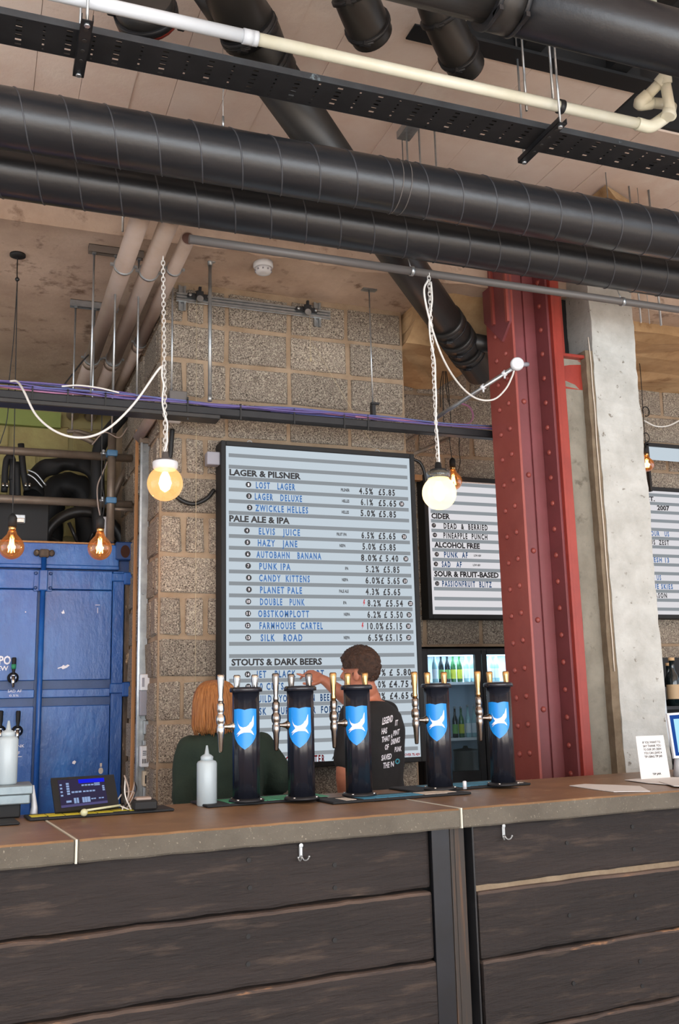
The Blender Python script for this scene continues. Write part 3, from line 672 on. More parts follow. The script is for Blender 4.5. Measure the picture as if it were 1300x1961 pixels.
bm = B(); tube(bm, spl([at(x, y, Y=7.47) for x, y in ((134, 632), (112, 638), (104, 665), (97, 705), (90, 738))], 6), .006, 6); put('wall_cable', bm, black_cord, label='thin black cable clipped down the slab behind the black cable channel, far left', cat='cable')
bm = B(); tube(bm, spl([at(x, y, Y=6.0) for x, y in ((122, 738), (140, 715), (158, 692), (172, 677))], 6), .005, 6); put('slung_cable', bm, black_cord, label='short slanting black cable behind the left grey pipe', cat='cable')
# smoke detector
t = thing('smoke_detector', 'round white smoke detector on the slab in front of the pier', 'smoke detector', (1.55, 5.05, SZ-.06))
a = at(504, 512, Z=SZ-.03)
bm = B(); lathe(bm, [(.055, .058), (.057, .03), (.05, .022)], (a.x, a.y, SZ-.058), 28); put('base', bm, plast_m, t)
bm = B(); lathe(bm, [(.022, -.012), (.04, -.008), (.046, .004), (.05, .022)], (a.x, a.y, SZ-.058), 28); put('sensor_head', bm, plast_m, t)
bm = B()
for k in range(10):
    q = k*PI/5; box(bm, (a.x+math.cos(q)*.046, a.y+math.sin(q)*.046, SZ-.053), (.008, .008, .008))
put('vent', bm, greybox_m, t)

# strut channel with two beam clamps on the pier head
yy = PY-.045
t = thing('strut_channel', 'galvanised strut channel across the head of the block pier', 'bracket', (1.5, yy, 3.7))
a = at(338, 575, Y=yy); b_ = at(632, 603, Y=yy); z = (a.z+b_.z)/2
zA_ = at(380, 571, Y=yy).z
bm = B(); z = at(480, 585, Y=yy).z
for dz in (-.018, 0, .018): bx(bm, a.x, b_.x, yy-.01, yy+.01, z+dz-.006, z+dz+.006)
bx(bm, a.x, b_.x, yy+.008, yy+.012, z-.025, z+.025); put('rail', bm, zinc_m, t)
for px_ in (350, 609):
    X = xq(px_, 580, yy); bm = B(); bx(bm, X-.022, X-.010, yy+.014, yy+.03, z-.075, z+.08); bx(bm, X+.010, X+.022, yy+.014, yy+.03, z-.075, z+.08); bx(bm, X-.022, X+.022, yy+.026, yy+.03, z-.075, z+.08); put('upright', bm, galv_m, t)
for px_ in (380, 585):
    X = xq(px_, 580, yy)
    k = thing('pulley_bracket', 'black pulley bracket on the strut channel, %s end' % ('left' if px_ < 400 else 'right'), 'pulley', (X, yy-.04, z-.03), 'pulleys on the strut channel')
    bm = B(); bx(bm, X-.068, X+.068, yy-.03, yy-.012, z-.006, z+.022, .003); put('plate', bm, black_m, k)
    for s in (-.055, .055):
        bm = B(); lathe(bm, [(.010, 0), (.010, .004), (.004, .007)], (X+s, yy-.03, z+.007), 10, axis=(0, -1, 0)); put('screw', bm, zinc_m, k)
    bm = B(); bx(bm, X-.022, X+.022, yy-.045, yy-.03, z-.012, z+.035, .004); bx(bm, X-.008, X+.008, yy-.05, yy-.03, z+.03, z+.058, .002); put('yoke', bm, black_m, k)
    bm = B(); lathe(bm, [(.02, -.005), (.016, 0), (.02, .005)], (X, yy-.042, z-.016), 20, axis=(0, -1, 0)); put('wheel', bm, zinc_m, k)
    bm = B()
    if px_ == 380: tube(bm, [(X-.02, yy-.042, z-.02), (X-.018, yy-.042, 1.35)], .0014, 6)
    else: tube(bm, [(X+.01, yy-.042, z-.02), (X+.012, yy-.042, z-.30)], .0014, 6); lathe(bm, [(.003, 0), (.008, .012), (.003, .03)], (X+.012, yy-.042, z-.33), 8)
    put('line', bm, M('cream_cord', '#b9a888', rough=.7), k)
bm = B(); X = xq(590, 655, yy); q = at(710, 845, Y=5.1); tube(bm, [(X+.02, yy-.01, at(590, 655, Y=yy).z), q], .0014, 6); put('stay_line', bm, M('cream_string', '#b9a888', rough=.7), label='thin slanting cord down the pier to the big menu board top', cat='cord')

# black cable duct with purple cables
DY = 5.0; DZ = 3.055
t = thing('cable_duct', 'long black overhead cable channel carrying purple cables in front of the pier', 'cable tray', (1, DY, DZ-.04))
bm = B(); bx(bm, -1, 3.2, DY-.03, DY+.03, DZ-.035, DZ+.012, .006); put('channel', bm, black_m, t)
bm = B(); bx(bm, -1, 1.2, DY-.05, DY+.05, DZ-.062, DZ-.036, .004); put('lower_channel', bm, rubber_m, t)
random.seed(5)
for k in range(9):
    bm = B(); xe_ = (2.95, 2.0, 2.9, 1.6, 3.0, 1.3, 2.5, 1.5, 2.6)[k]; xs_ = -1
    pts = [(xs_+(xe_-xs_)*i/12, DY-.03+random.uniform(-.006, .012)+k*.006, DZ+.018+random.uniform(0, .022)+.004*(k % 3)+(.02 if i < 8 else 0)*(k % 2)) for i in range(13)]
    tube(bm, spl(pts, 4), .0048, 6); put('cable', bm, (purple_m, purple_m, bcab_m, purple_m, pink_m, bcab_m, purple_m, black_cord, bcab_m)[k], t)
for px_ in (60, 128, 200, 357, 458, 560, 655, 700):
    X = xq(px_, 790, DY); bm = B(); h = .05 if px_ != 357 else .075
    bx(bm, X-.004, X+.004, DY-.036, DY-.032, DZ-.05-(h-.05), DZ+.03+(h-.05)); bx(bm, X-.004, X+.004, DY-.036, DY+.036, DZ+.036, DZ+.04); put('cable_tie', bm, black_cord, t)
bm = B(); bx(bm, xq(330, 790, DY)-.02, xq(357, 790, DY), DY-.02, DY+.05, DZ+.012, DZ+.09, .004); put('junction_box', bm, dgrey_m, t)
bm = B(); pts = [at(x, y, Y=DY-.045) for x, y in ((118, 740), (150, 738), (190, 743), (228, 752))]; tube(bm, spl(pts, 6), .0045, 8); put('cable', bm, cord_m, t)

# galvanised conduit arm and cable to the red column
t = thing('conduit_arm', 'slanting galvanised conduit with round white box fixed to the red column', 'conduit', (2.6, 4.5, 3.2))
a = at(832, 802, Y=5.0); b_ = at(985, 703, Y=4.56)
bm = B(); tube(bm, [a, b_], .0125, 14); put('tube', bm, zinc_m, t)
c = at(989, 699, Y=4.56); bm = B(); lathe(bm, [(.037, 0), (.039, .01), (.037, .028), (.03, .033)], c, 24, axis=(-.35, -1, .05)); put('junction_box', bm, plast_m, t)
bm = B(); tube(bm, [c+V(.02, -.01, 0), c+V(.075, .0, .012)], .013, 10); put('gland', bm, greybox_m, t)
for k in (.62, .88):
    p = a+(b_-a)*k; bm = B(); ball(bm, p, .02, (1, .8, .8), 10); tube(bm, [p-V(.0, 0, .03), p+V(0, 0, .02)], .006, 8); put('saddle', bm, plast_m, t)
bm = B(); pts = [at(x, y, Y=Y_) for x, y, Y_ in ((820, 535, 4.1), (812, 560, 4.08), (826, 625, 4.1), (850, 690, 4.2), (880, 737, 4.35), (912, 763, 4.45), (945, 765, 4.5), (968, 745, 4.52), (980, 722, 4.53), (984, 710, 4.54))]
tube(bm, spl(pts, 6), .0052, 8); put('flex', bm, cord_m, t, label='white drooping flex')
bm = B(); pts = [at(x, y, Y=5.6) for x, y in ((868, 812), (895, 812), (905, 798), (898, 780), (880, 772))]; tube(bm, spl(pts, 6), .004, 8); pts = [q+V(.006, 0, .004) for q in pts]; tube(bm, spl(pts, 6), .004, 8)
put('pink_cable_loop', bm, pink_m, label='loop of pink cable left of the red column', cat='cable')
bm = B()
for dx, e in ((0, 835), (6, 790), (-5, 800), (10, 838)):
    tube(bm, spl([at(848, 640, Y=5.7), at(850+dx*.3, 700, Y=5.7), at(848+dx, 740, Y=5.7), at(850+dx*1.4, e-20, Y=5.7)], 5), .003, 6)
put('black_cable_bundle', bm, black_cord, label='thin black cables hanging in front of the far wall near the white chain', cat='cable')
t = thing('wall_strut', 'pair of slanting steel struts behind the right pendant, left of the red column', 'strut', (2.9, 5.8, 2.9))
for (p0, p1, m_) in (((772, 850, 5.45), (812, 822, 6.0), scaf_m), ((795, 868, 5.4), (862, 838, 6.0), scaf_m)):
    bm = B(); a = at(p0[0], p0[1], Y=p0[2]); b_ = at(p1[0], p1[1], Y=p1[2]); tube(bm, [a, b_], .012, 4); put('strut', bm, m_, t)
bm = B(); bx(bm, 2.5, 3.6, 5.98, 6.03, 2.98, 3.02); a = at(850, 838, Y=6.0); put('wall_rail', bm, orange_m, label='narrow pale timber rail on the far wall behind the right pendant', cat='rail')
bm = B(); pts = [at(x, y, Y=6.0) for x, y in ((1232, 805), (1255, 816), (1280, 815), (1310, 800))]; tube(bm, spl(pts, 6), .006, 8); put('white_cable', bm, cord_m, label='white cable drooping on the far right block wall', cat='cable')
for y_, nm in ((788, 'upper'), (838, 'lower')):
    bm = B(); c = at(1237, y_, Y=6.085); tube(bm, [c+V(math.cos(q*PI/8)*.032, 0, math.sin(q*PI/8)*.04) for q in range(-5, 10)], .004, 6); put('hook', bm, black_cord, label='%s black wire hoop on the wall right of the concrete column' % nm, cat='hook')

# ------------------------------------------------------------------ pendant lamps
def chain(par, top, bot, mat):
    bm = B(); n = int((top-bot).length/.021); d = (bot-top)/n
    for i in range(n):
        c = top+d*(i+.5); ax = V(1, 0, 0) if i % 2 else V(0, 1, 0); L_ = .0155; r = .0085
        pts = [c+ax*(math.cos(q*PI/5)*r)+V(0, 0, math.sin(q*PI/5)*L_) for q in range(10)]
        tube(bm, pts, .0021, 4, closed=True, cap=False)
    put('chain', bm, mat, par, kind='stuff')
def globe(name, label, px, py, Y_, topz, sm, chain_x, stem_mat):
    c = at(px, py, Y=Y_); R = .083
    t = thing(name, label, 'pendant lamp', (c.x, c.y, c.z-R), 'globe pendant lamps on white chains')
    bm = B(); prof = [(.0005, -R)]+[(R*math.sin(q), -R*math.cos(q)) for q in [PI*k/20 for k in range(1, 17)]]+[(.052, R*.86)]
    lathe(bm, prof, c, 36, cap=False); put('glass_globe', bm, sm, t)
    bm = B(); lathe(bm, [(.05, .066), (.058, .075), (.060, .10), (.057, .104), (.03, .106)], c, 30); put('neck_ring', bm, plast_m if sm is globe_m else clear_m, t)
    bm = B(); lathe(bm, [(.045, .104), (.04, .115), (.018, .122), (.014, .150), (.006, .154)], c, 24); put('cap', bm, stem_mat, t)
    b2 = B(); lathe(b2, [(.012, .055), (.024, .03), (.030, .0), (.022, -.026), (.004, -.04)], c, 16); put('bulb', b2, core_m, t)
    p = V(c.x, c.y, c.z+.154); q = V(chain_x, Y_, topz); chain(t, q, p, cord_m)
    l = bpy.data.lights.new('globe_light', 'POINT'); l.energy = 9; l.color = (1, .72, .42); l.shadow_soft_size = .03
    lo = bpy.data.objects.new('globe_light', l); COL.objects.link(lo); lo.location = c+V(0, 0, -.0)
    return t, c
G1, c1 = globe('globe_pendant', 'amber glowing globe pendant on a white chain, left of the biggest menu board', 316, 926, 4.4, at(312, 492, Y=4.4).z, globe_m, at(312, 492, Y=4.4).x, dgrey_m)
G2, c2 = globe('globe_pendant', 'brighter white globe pendant on a white chain, in front of the small board', 841, 944, 4.1, CONDZ-.0, globew_m, xq(821, 530, 4.1), blkmatt_m)
def flex_down(par, x0, y0, Y_, c, seed):
    bm = B(); random.seed(seed); a = at(x0, y0, Y=Y_); b_ = V(c.x, c.y, c.z+.15); n = 9
    pts = [a.lerp(b_, i/n)+V(random.uniform(-.010, .014), -.006, 0) for i in range(n+1)]
    tube(bm, spl(pts, 5), .0042, 8); put('flex', bm, cord_m, par)
flex_down(G2, 820, 540, 4.1, c2, 2); flex_down(G1, 312, 702, 4.4, c1, 4)
bm = B(); pts = [(20, 730, 4.9), (33, 731, 4.85), (45, 748, 4.7), (70, 796, 4.6), (110, 828, 4.5), (158, 838, 4.45), (205, 822, 4.4), (255, 775, 4.4), (300, 712, 4.4), (312, 700, 4.4)]
tube(bm, spl([at(x, y, Y=q) for x, y, q in pts], 6), .0055, 8); put('swagged_flex', bm, cord_m, G1, label='white flex swagged from the cable channel')

def edison(label, px, py, Y_, cords, small=1.0, lit=True):
    c = at(px, py, Y=Y_); R = .062*small
    t = thing('filament_pendant', label, 'pendant lamp', (c.x, c.y, c.z-R), 'amber filament bulbs on black cords')
    s = small
    bm = B(); prof = [(.0005, -R)]+[(R*math.sin(q), -R*math.cos(q)) for q in [PI*k/18 for k in range(1, 14)]]+[(.026*s, .064*s), (.019*s, .085*s)]
    lathe(bm, prof, c, 32, cap=False); put('glass_bulb', bm, amber_m, t)
    bm = B(); lathe(bm, [(.019*s, .08*s), (.0195*s, .11*s), (.012*s, .112*s)], c, 18); put('screw_cap', bm, brass_m, t)
    bm = B(); lathe(bm, [(.021*s, .105*s), (.022*s, .15*s), (.016*s, .162*s), (.007*s, .172*s)], c, 18); put('socket', bm, blkmatt_m, t)
    bm = B()
    for k in range(6):
        a = k*PI/3; r1 = .008*s; r2 = .017*s
        tube(bm, [c+V(math.cos(a)*r1, math.sin(a)*r1, .04*s), c+V(math.cos(a+.5)*r2, math.sin(a+.5)*r2, -.025*s)], .0022*s, 5)
    put('filament', bm, fil_m, t)
    bm = B(); tube(bm, [c+V(0, 0, .08*s), c+V(0, 0, .03*s)], .004*s, 8); put('stem', bm, clear_m, t)
    for pts in cords:
        bm = B(); tube(bm, spl([c+V(0, 0, .168*s)]+[at(x, y, Y=Y_) for x, y in pts], 5), .0028, 6); put('cord', bm, black_cord, t)
    l = bpy.data.lights.new('bulb_light', 'POINT'); l.energy = 2.6*s; l.color = (1, .6, .28); l.shadow_soft_size = .02
    lo = bpy.data.objects.new('bulb_light', l); COL.objects.link(lo); lo.location = c
    return t, c
EY = 5.058
E1, ce = edison('leftmost amber filament bulb on a black cord, at the picture edge before the blue container', 22, 1048, EY, [((25, 950), (27, 850), (30, 700), (33, 545), (33, 530))])
zc = SZ; a = at(34, 487, Z=SZ)
bm = B(); lathe(bm, [(.042, .0), (.042, -.012), (.02, -.02)], (a.x, a.y, SZ), 20); put('ceiling_rose', bm, blkmatt_m, E1)
bm = B(); tube(bm, spl([a, a+V(0, -.01, -.1), at(33, 540, Y=EY)], 5), .0035, 6); ball(bm, at(33, 535, Y=EY), .012, seg=8); tube(bm, spl([at(33, 540, Y=EY), at(26, 650, Y=EY), at(17, 735, Y=EY), at(14, 800, Y=EY), at(0, 850, Y=EY)], 5), .0028, 6); put('cord', bm, black_cord, E1)
E2, ce2 = edison('amber filament bulb on a black cord, second from left, below the scaffold clamp', 191, 1050, EY, [((193, 980), (195, 880), (195, 820), (195, 765))])
edison('clear filament bulb on a black cord half hidden behind the white globe pendant', 868, 922, 5.94, [((864, 870), (861, 845), (860, 826))], 1.0)
bm = B(); tube(bm, spl([at(x, y, Y=5.97) for x, y in ((880, 825), (879, 860), (881, 885), (876, 905))], 5), .003, 6); put('loose_cord', bm, black_cord, label='loose black cord right of the clear filament bulb', cat='cord')
edison('small amber bulb peeping out right of the concrete column', 1239, 890, 5.55, [((1236, 850), (1232, 800), (1225, 700), (1215, 655))], .8)

# ------------------------------------------------------------------ menu boards
def menu(label, name, Yf, x0, x1, z0, z1, fr, depth, em, z_first, nb, sp, rh, inset):
    t = thing(name, label, 'menu board', ((x0+x1)/2, Yf, z0), 'backlit beer menu boards')
    bm = B(); bx(bm, x0, x0+fr, Yf-.012, Yf+depth, z0, z1, .003); bx(bm, x1-fr, x1, Yf-.012, Yf+depth, z0, z1, .003)
    bx(bm, x0+fr, x1-fr, Yf-.012, Yf+depth, z1-fr, z1, .003); bx(bm, x0+fr, x1-fr, Yf-.012, Yf+depth, z0, z0+fr, .003); bx(bm, x0+fr, x1-fr, Yf+depth-.01, Yf+depth, z0+fr, z1-fr); put('frame', bm, blkmatt_m, t)
    bm = B(); bx(bm, x0+fr, x1-fr, Yf, Yf+.01, z0+fr, z1-fr); put('light_panel', bm, em, t)
    for k in range(nb):
        z = z_first-k*sp
        if z-rh < z0+fr: break
        bm = B(); bx(bm, x0+fr+inset, x1-fr-inset, Yf-.003, Yf, z-rh, z); put('rail', bm, rail_m, t)
    return t
MY = 5.165
a = at(429, 852, Y=MY); b_ = at(437, 1400, Y=MY); c = at(786, 881, Y=MY); d_ = at(805, 1449, Y=MY)
mx0 = (a.x+b_.x)/2-.03; mx1 = (c.x+d_.x)/2+.025; mzt = (a.z+c.z)/2+.03; mzb = d_.z-.028
b0 = at(437, 868, Y=MY).z; SP = .0662
T1 = menu('largest backlit beer menu board, hung on the block pier', 'menu_board', MY, mx0, mx1, mzb, mzt, .028, .12, board_m, b0, 28, SP, .021, .018)
def row(par, Yf, k, items, zf, sp, capf, cols):
    bm = B(); mats = [blackp_m, bluep_m, redp_m, white_m]
    base = zf-k*sp; gapm = sp
    pyref = {}
    for it in items:
        kind_, s, p0, p1, col, h = it
        zc = base-(sp+.021)/2+.0
        X0 = lambda p: at_row(p, zc, Yf)
        if kind_ == 't': text_bm(bm, s, X0(p0), X0(p1), zc-h/2, h, Yf-.0035, mi=col, bold=.036, gap=.35 if h > .02 else 0)
        elif kind_ == 'h': text_bm(bm, s, X0(p0), X0(p1), zc-h/2, h, Yf-.0035, mi=col, bold=.042)
        elif kind_ == 'd':
            x = X0(p0); disc(bm, (x, Yf-.0045, zc), .0165, 16, mi=0)
            ww = .009 if len(s) == 1 else .018
            text_bm(bm, s, x-ww/2, x+ww/2, zc-.008, .016, Yf-.0055, mi=3, bold=.02)
        elif kind_ == 'b':
            x = X0(p0); q = [(-.001, .02), (.006, .02), (.002, .004), (.007, .004), (-.005, -.02), (-.001, -.003), (-.007, -.003)]
            bm.faces.new([bm.verts.new((x+u_, Yf-.0045, zc+v_)) for u_, v_ in q]).material_index = 2
    put('lettering', bm, mats, par, kind='stuff')
def at_row(px, z, Yf):
    # X on the plane Y=Yf of photo column px at height z
    y = 1000.0
    for _ in range(6):
        p = at(px, y, Y=Yf); y -= (z-p.z)*F/Yf*.93
    return at(px, y, Y=Yf).x
cx = lambda v: 400+v/3.095
def R1(k, *its): row(T1, MY, k, [(i[0], i[1], cx(i[2]), cx(i[3]) if i[3] else 0, i[4], i[5]) for i in its], b0, SP, 0, 0)
n_, pr, sm_ = .036, .036, .017
def beer(k, num, nx, name, a, b_, ty, ta, tb, abv, c, d_, pr_, e, f_, half=None, bolt=None):
    its = [('d', num, nx, 0, 0, 0), ('t', name, a, b_, 1, n_)]
    if ty: its.append(('t', ty, ta, tb, 0, sm_))
    its += [('t', abv, c, d_, 0, pr), ('t', pr_, e, f_, 0, pr)]
    if half: its.append(('d', '2/3', half, 0, 0, 0))
    if bolt: its.append(('b', '', bolt, 0, 2, 0))
    R1(k, *its)
R1(1, ('h', 'LAGER & PILSNER', 120, 543, 0, .034))
beer(2, '1', 233, 'LOST   LAGER', 277, 510, 'PILSNER', 780, 832, '4.5%', 888, 970, '£5.85', 1003, 1100)
beer(3, '2', 236, 'LAGER   DELUXE', 270, 550, 'HELLES', 787, 830, '6.1%', 898, 970, '£5.65', 1003, 1108, 1140)
beer(4, '3', 240, 'ZWICKLE HELLES', 273, 586, 'HELLES', 785, 828, '5.0%', 897, 983, '£5.85', 1005, 1107)
R1(5, ('h', 'PALE ALE & IPA', 119, 477, 0, .034))
beer(6, '4', 224, 'ELVIS   JUICE', 294, 538, 'FRUIT IPA', 755, 815, '6.5%', 902, 977, '£5.65', 1003, 1104, 1155)
beer(7, '5', 227, 'HAZY   JANE', 288, 522, 'NEIPA', 772, 808, '5.0%', 908, 986, '£5.85', 1008, 1105)
beer(8, '6', 229, 'AUTOBAHN   BANANA', 280, 664, None, 0, 0, '8.0%', 899, 993, '£ 5.40', 1007, 1120, 1165)
beer(9, '7', 231, 'PUNK IPA', 297, 482, 'IPA', 805, 825, '5.2%', 928, 1007, '£5.85', 1032, 1127)
beer(10, '8', 235, 'CANDY  KITTENS', 296, 596, 'NEIPA', 787, 823, '6.0%', 926, 1012, '£ 5.65', 1018, 1128, 1160)
beer(11, '9', 236, 'PLANET PALE', 301, 550, 'PALE ALE', 770, 826, '4.3%', 927, 1007, '£5.65', 1031, 1132)
beer(12, '10', 232, 'DOUBLE   PUNK', 301, 566, 'IPA', 794, 814, '8.2%', 938, 1017, '£5.54', 1046, 1147, 1192, 918)
beer(13, '11', 231, 'OBSTKOMPLOTT', 290, 592, 'NEIPA', 798, 834, '6.2%', 937, 1017, '£ 5.50', 1036, 1147, 1184)
beer(14, '12', 229, 'FARMHOUSE  CARTEL', 298, 673, None, 0, 0, '10.0%', 936, 1032, '£5.15', 1046, 1143, 1180, 909)
beer(15, '13', 231, 'SILK   ROAD', 305, 552, 'NEIPA', 797, 833, '6.5%', 941, 1030, '£5.15', 1044, 1143, 1182)
R1(17, ('h', 'STOUTS & DARK BEERS', 132, 668, 0, .034))
beer(18, '14', 228, 'JET   BLACK   HEART', 278, 680, None, 0, 0, '4.7%', 960, 1045, '£ 5.80', 1067, 1195)
beer(19, '15', 232, '50 CUTS', 277, 441, None, 0, 0, '5.0%', 965, 1045, '£4.75', 1066, 1180, 1210)
beer(20, '16', 228, 'BUILD   YOUR  OWN  BEER', 268, 735, None, 0, 0, '5.0%', 965, 1043, '£4.65', 1070, 1180, 1209)
R1(21, ('t', 'ASK  YOUR  SERVER  FOR  DETAILS', 268, 900, 1, n_))
R1(25, ('t', 'TASTING! ASK FOR A TASTER', 160, 685, 2, .040), ('t', 'ALSO IN 2/3', 726, 850, 0, .017), ('t', '2/3 SERVE WHEN OVER 7% ABV', 1040, 1250, 2, .014))
bm = B(); a = at(403, 875, Y=MY); bx(bm, mx0-.075, mx0, MY+.01, MY+.07, a.z-.04, a.z+.035, .004); put('switch_box', bm, greybox_m, T1, label='grey isolator box on the left edge')
bm = B(); pts = [at(x, y, Y=PY-.03) for x, y in ((326, 938), (345, 957), (370, 965), (395, 955), (410, 938))]; tube(bm, spl(pts, 6), .012, 10); put('armoured_cable', bm, black_cord, T1, label='thick black cable looping to the pier')
bm = B(); pts = [at(x, y, Y=5.30) for x, y in ((788, 878), (804, 886), (812, 903), (816, 930))]; tube(bm, spl(pts, 5), .010, 8); put('armoured_cable', bm, black_cord, T1, label='thick black cable at the right top corner')
for px_ in (478, 722):
    bm = B(); X = xq(px_, 850, MY+.05); tube(bm, [V(X+math.cos(q*PI/6)*.014, MY+.05, mzt+.012+math.sin(q*PI/6)*.014) for q in range(12)], .003, 6, closed=True, cap=False); put('hanging_eye', bm, zinc_m, T1)

Y2 = 5.98; cq = lambda v: 780+v/2.5
a = at(cq(105), cq(0), Y=Y2)
z_t = at(cq(110), 800+295/2.5, Y=Y2).z; z_b = at(cq(110), 800+935/2.5, Y=Y2).z
xl2 = (at(cq(95), 800+300/2.5, Y=Y2).x+at(cq(120), 800+930/2.5, Y=Y2).x)/2
b2 = at(cq(120), 800+300/2.5, Y=Y2).z-.008; SP2 = .0680
b2 = at(cq(120), 800+388/2.5, Y=Y2).z+SP2*2-.01
T2 = menu('middle backlit menu board headed CIDER, partly hidden by the red column', 'menu_board', Y2, xl2-.035, 4.35, z_b-.04, z_t+.03, .032, .10, boardw_m, b2, 20, SP2, .024, .02)
def row2(par, yc, items, z0, sp):
    z = at(cq(250), 800+yc/2.5, Y=Y2).z
    k = round((z0-z-(sp+.024)/2)/sp)
    row(par, Y2, k, [(i[0], i[1], cq(i[2]), cq(i[3]) if i[3] else 0, i[4], i[5]) for i in items], z0, sp, 0, 0)
row2(T2, 455, [('h', 'CIDER', 113, 202, 0, .036)], b2, SP2)
row2(T2, 502, [('d', '17', 125, 0, 0, 0), ('t', 'DEAD  &  BERRIED', 172, 382, 0, .038)], b2, SP2)
row2(T2, 548, [('d', '18', 130, 0, 0, 0), ('t', 'PINEAPPLE  PUNCH', 171, 381, 0, .038)], b2, SP2)
row2(T2, 635, [('h', 'ALCOHOL FREE', 127, 345, 0, .036)], b2, SP2)
row2(T2, 680, [('d', '19', 139, 0, 0, 0), ('t', 'PUNK  AF', 174, 287, 1, .038), ('t', 'LOW ABV', 316, 352, 0, .014)], b2, SP2)
row2(T2, 723, [('d', '20', 135, 0, 0, 0), ('t', 'SAD   AF', 163, 258, 1, .038), ('t', 'LOW ABV', 312, 348, 0, .014)], b2, SP2)
row2(T2, 769, [('h', 'SOUR & FRUIT-BASED', 127, 435, 0, .036)], b2, SP2)
row2(T2, 813, [('d', '21', 141, 0, 0, 0), ('t', 'PASSIONFRUIT  BLITZ', 165, 402, 1, .038)], b2, SP2)
z_t3 = at(1250, 940, Y=Y2).z; z_b3 = at(1268, 1177, Y=Y2).z
T3 = menu('rightmost backlit board reading 2007, cut by the right picture edge', 'menu_board', Y2, 4.62, 5.95, z_b3-.03, z_t3+.03, .03, .10, boardw_m, z_t3-.02, 22, SP2, .024, .02)
for yc, its in ((382, [('h', 'EST.', 1130, 1182, 0, .034)]), (425, [('h', '2007', 1193, 1252, 0, .036)]), (548, [('t', 'JOIN  OUR   US', 1100, 1250, 1, .036)]), (585, [('t', 'CITRUS  ZEST', 1110, 1250, 0, .036)]), (665, [('t', 'FRESH 13', 1150, 1250, 1, .036)]), (748, [('t', 'WITH US', 1130, 1212, 1, .036)]), (792, [('t', 'BLUE SKIES', 1150, 1268, 1, .036)]), (872, [('t', 'SEASON', 1160, 1240, 0, .036)])):
    z = at(cq(1220), 800+yc/2.5, Y=Y2).z; z03 = z_t3-.02; k = round((z03-z-(SP2+.024)/2)/SP2)
    row(T3, Y2, k, [(i[0], i[1], cq(i[2]), cq(i[3]), i[4], i[5]) for i in its], z03, SP2, 0, 0)
# black-framed light sign above it (a white tube panel inside an open frame)
t = thing('light_sign', 'black-framed sign with pale lit panel above the rightmost menu board', 'sign', (5.3, 5.7, 2.8))
a = at(1238, 850, Y=5.75); b_ = at(1310, 858, Y=5.75); c = at(1240, 940, Y=5.75)
bm = B(); bx(bm, a.x-.0, a.x+1.0, 5.75, 5.78, a.z-.01, a.z+.012); bx(bm, a.x-.0, a.x+.018, 5.75, 5.78, c.z, a.z); put('frame', bm, blkmatt_m, t)
bm = B(); p = at(1245, 855, Y=5.8); q = at(1250, 880, Y=5.8); bx(bm, a.x+.02, a.x+.9, 5.78, 5.83, q.z, p.z, .03, seg=3); put('light_panel', bm, board_m, t)

# ------------------------------------------------------------------ beer fonts on the bar
def faucet(par, base, dirv, hm, fm):
    """base on the column wall, dirv outward: arm, body, spout, lever"""
    d = V(*dirv).normalized(); z = V(0, 0, 1); s = d.cross(z)
    e = base+d*.046
    bm = B(); tube(bm, [base, base+d*.014, base+d*.03, e+d*.002], .01, 14, radii=[.020, .012, .0075, .0075]); ball(bm, base+d*.002, .018, (1, 1, 1), 14)
    o = put('faucet', bm, fm, par)
    bm = B(); lathe(bm, [(.006, -.095), (.008, -.09), (.012, -.03), (.0155, -.02), (.0155, .0), (.012, .006), (.017, .016), (.0185, .028), (.017, .04), (.011, .047), (.012, .055), (.014, .06), (.014, .085), (.0105, .09)], e+d*.008, 18); put('spout_body', bm, fm, o)
    bm = B(); lathe(bm, [(.0095, .09), (.011, .10), (.0085, .112), (.010, .13), (.0135, .175), (.0145, .192), (.011, .197)], e+d*.008, 18); put('lever', bm, hm, o)
    return o
def badge_pt(c, r, u_, v_, d0, off):
    # wrap sheet coordinates round the column; d0 = facing angle
    a = d0+u_/r; return V(c.x+math.cos(a)*(r+off), c.y+math.sin(a)*(r+off), c.z+v_)
SH = []
for k in range(0, 13): SH.append((-1+k/6, 1-.06*abs(math.sin(k/12*2*PI))*1.0 if 0 < k < 12 else 1))
SH = [(-1, .97), (-.5, 1.0), (-.2, .97), (0, .93), (.2, .97), (.5, 1.0), (1, .97), (1, -.25), (.86, -.5), (.6, -.74), (.3, -.92), (0, -1.05), (-.3, -.92), (-.6, -.74), (-.86, -.5), (-1, -.25)]
EM = [(-.68, .42), (-.60, .20), (-.42, .06), (-.15, .0), (.12, .03), (.34, .12), (.46, .24), (.58, .28), (.66, .42), (.78, .62), (.80, .40), (.80, .22), (.74, .06), (.56, -.08), (.50, -.13), (.66, -.22), (.82, -.40), (.72, -.36), (.50, -.27), (.20, -.25), (-.10, -.26), (-.40, -.33), (-.72, -.48), (-.48, -.30), (-.76, -.36), (-.50, -.20), (-.34, -.12), (-.50, .02), (-.62, .20)]
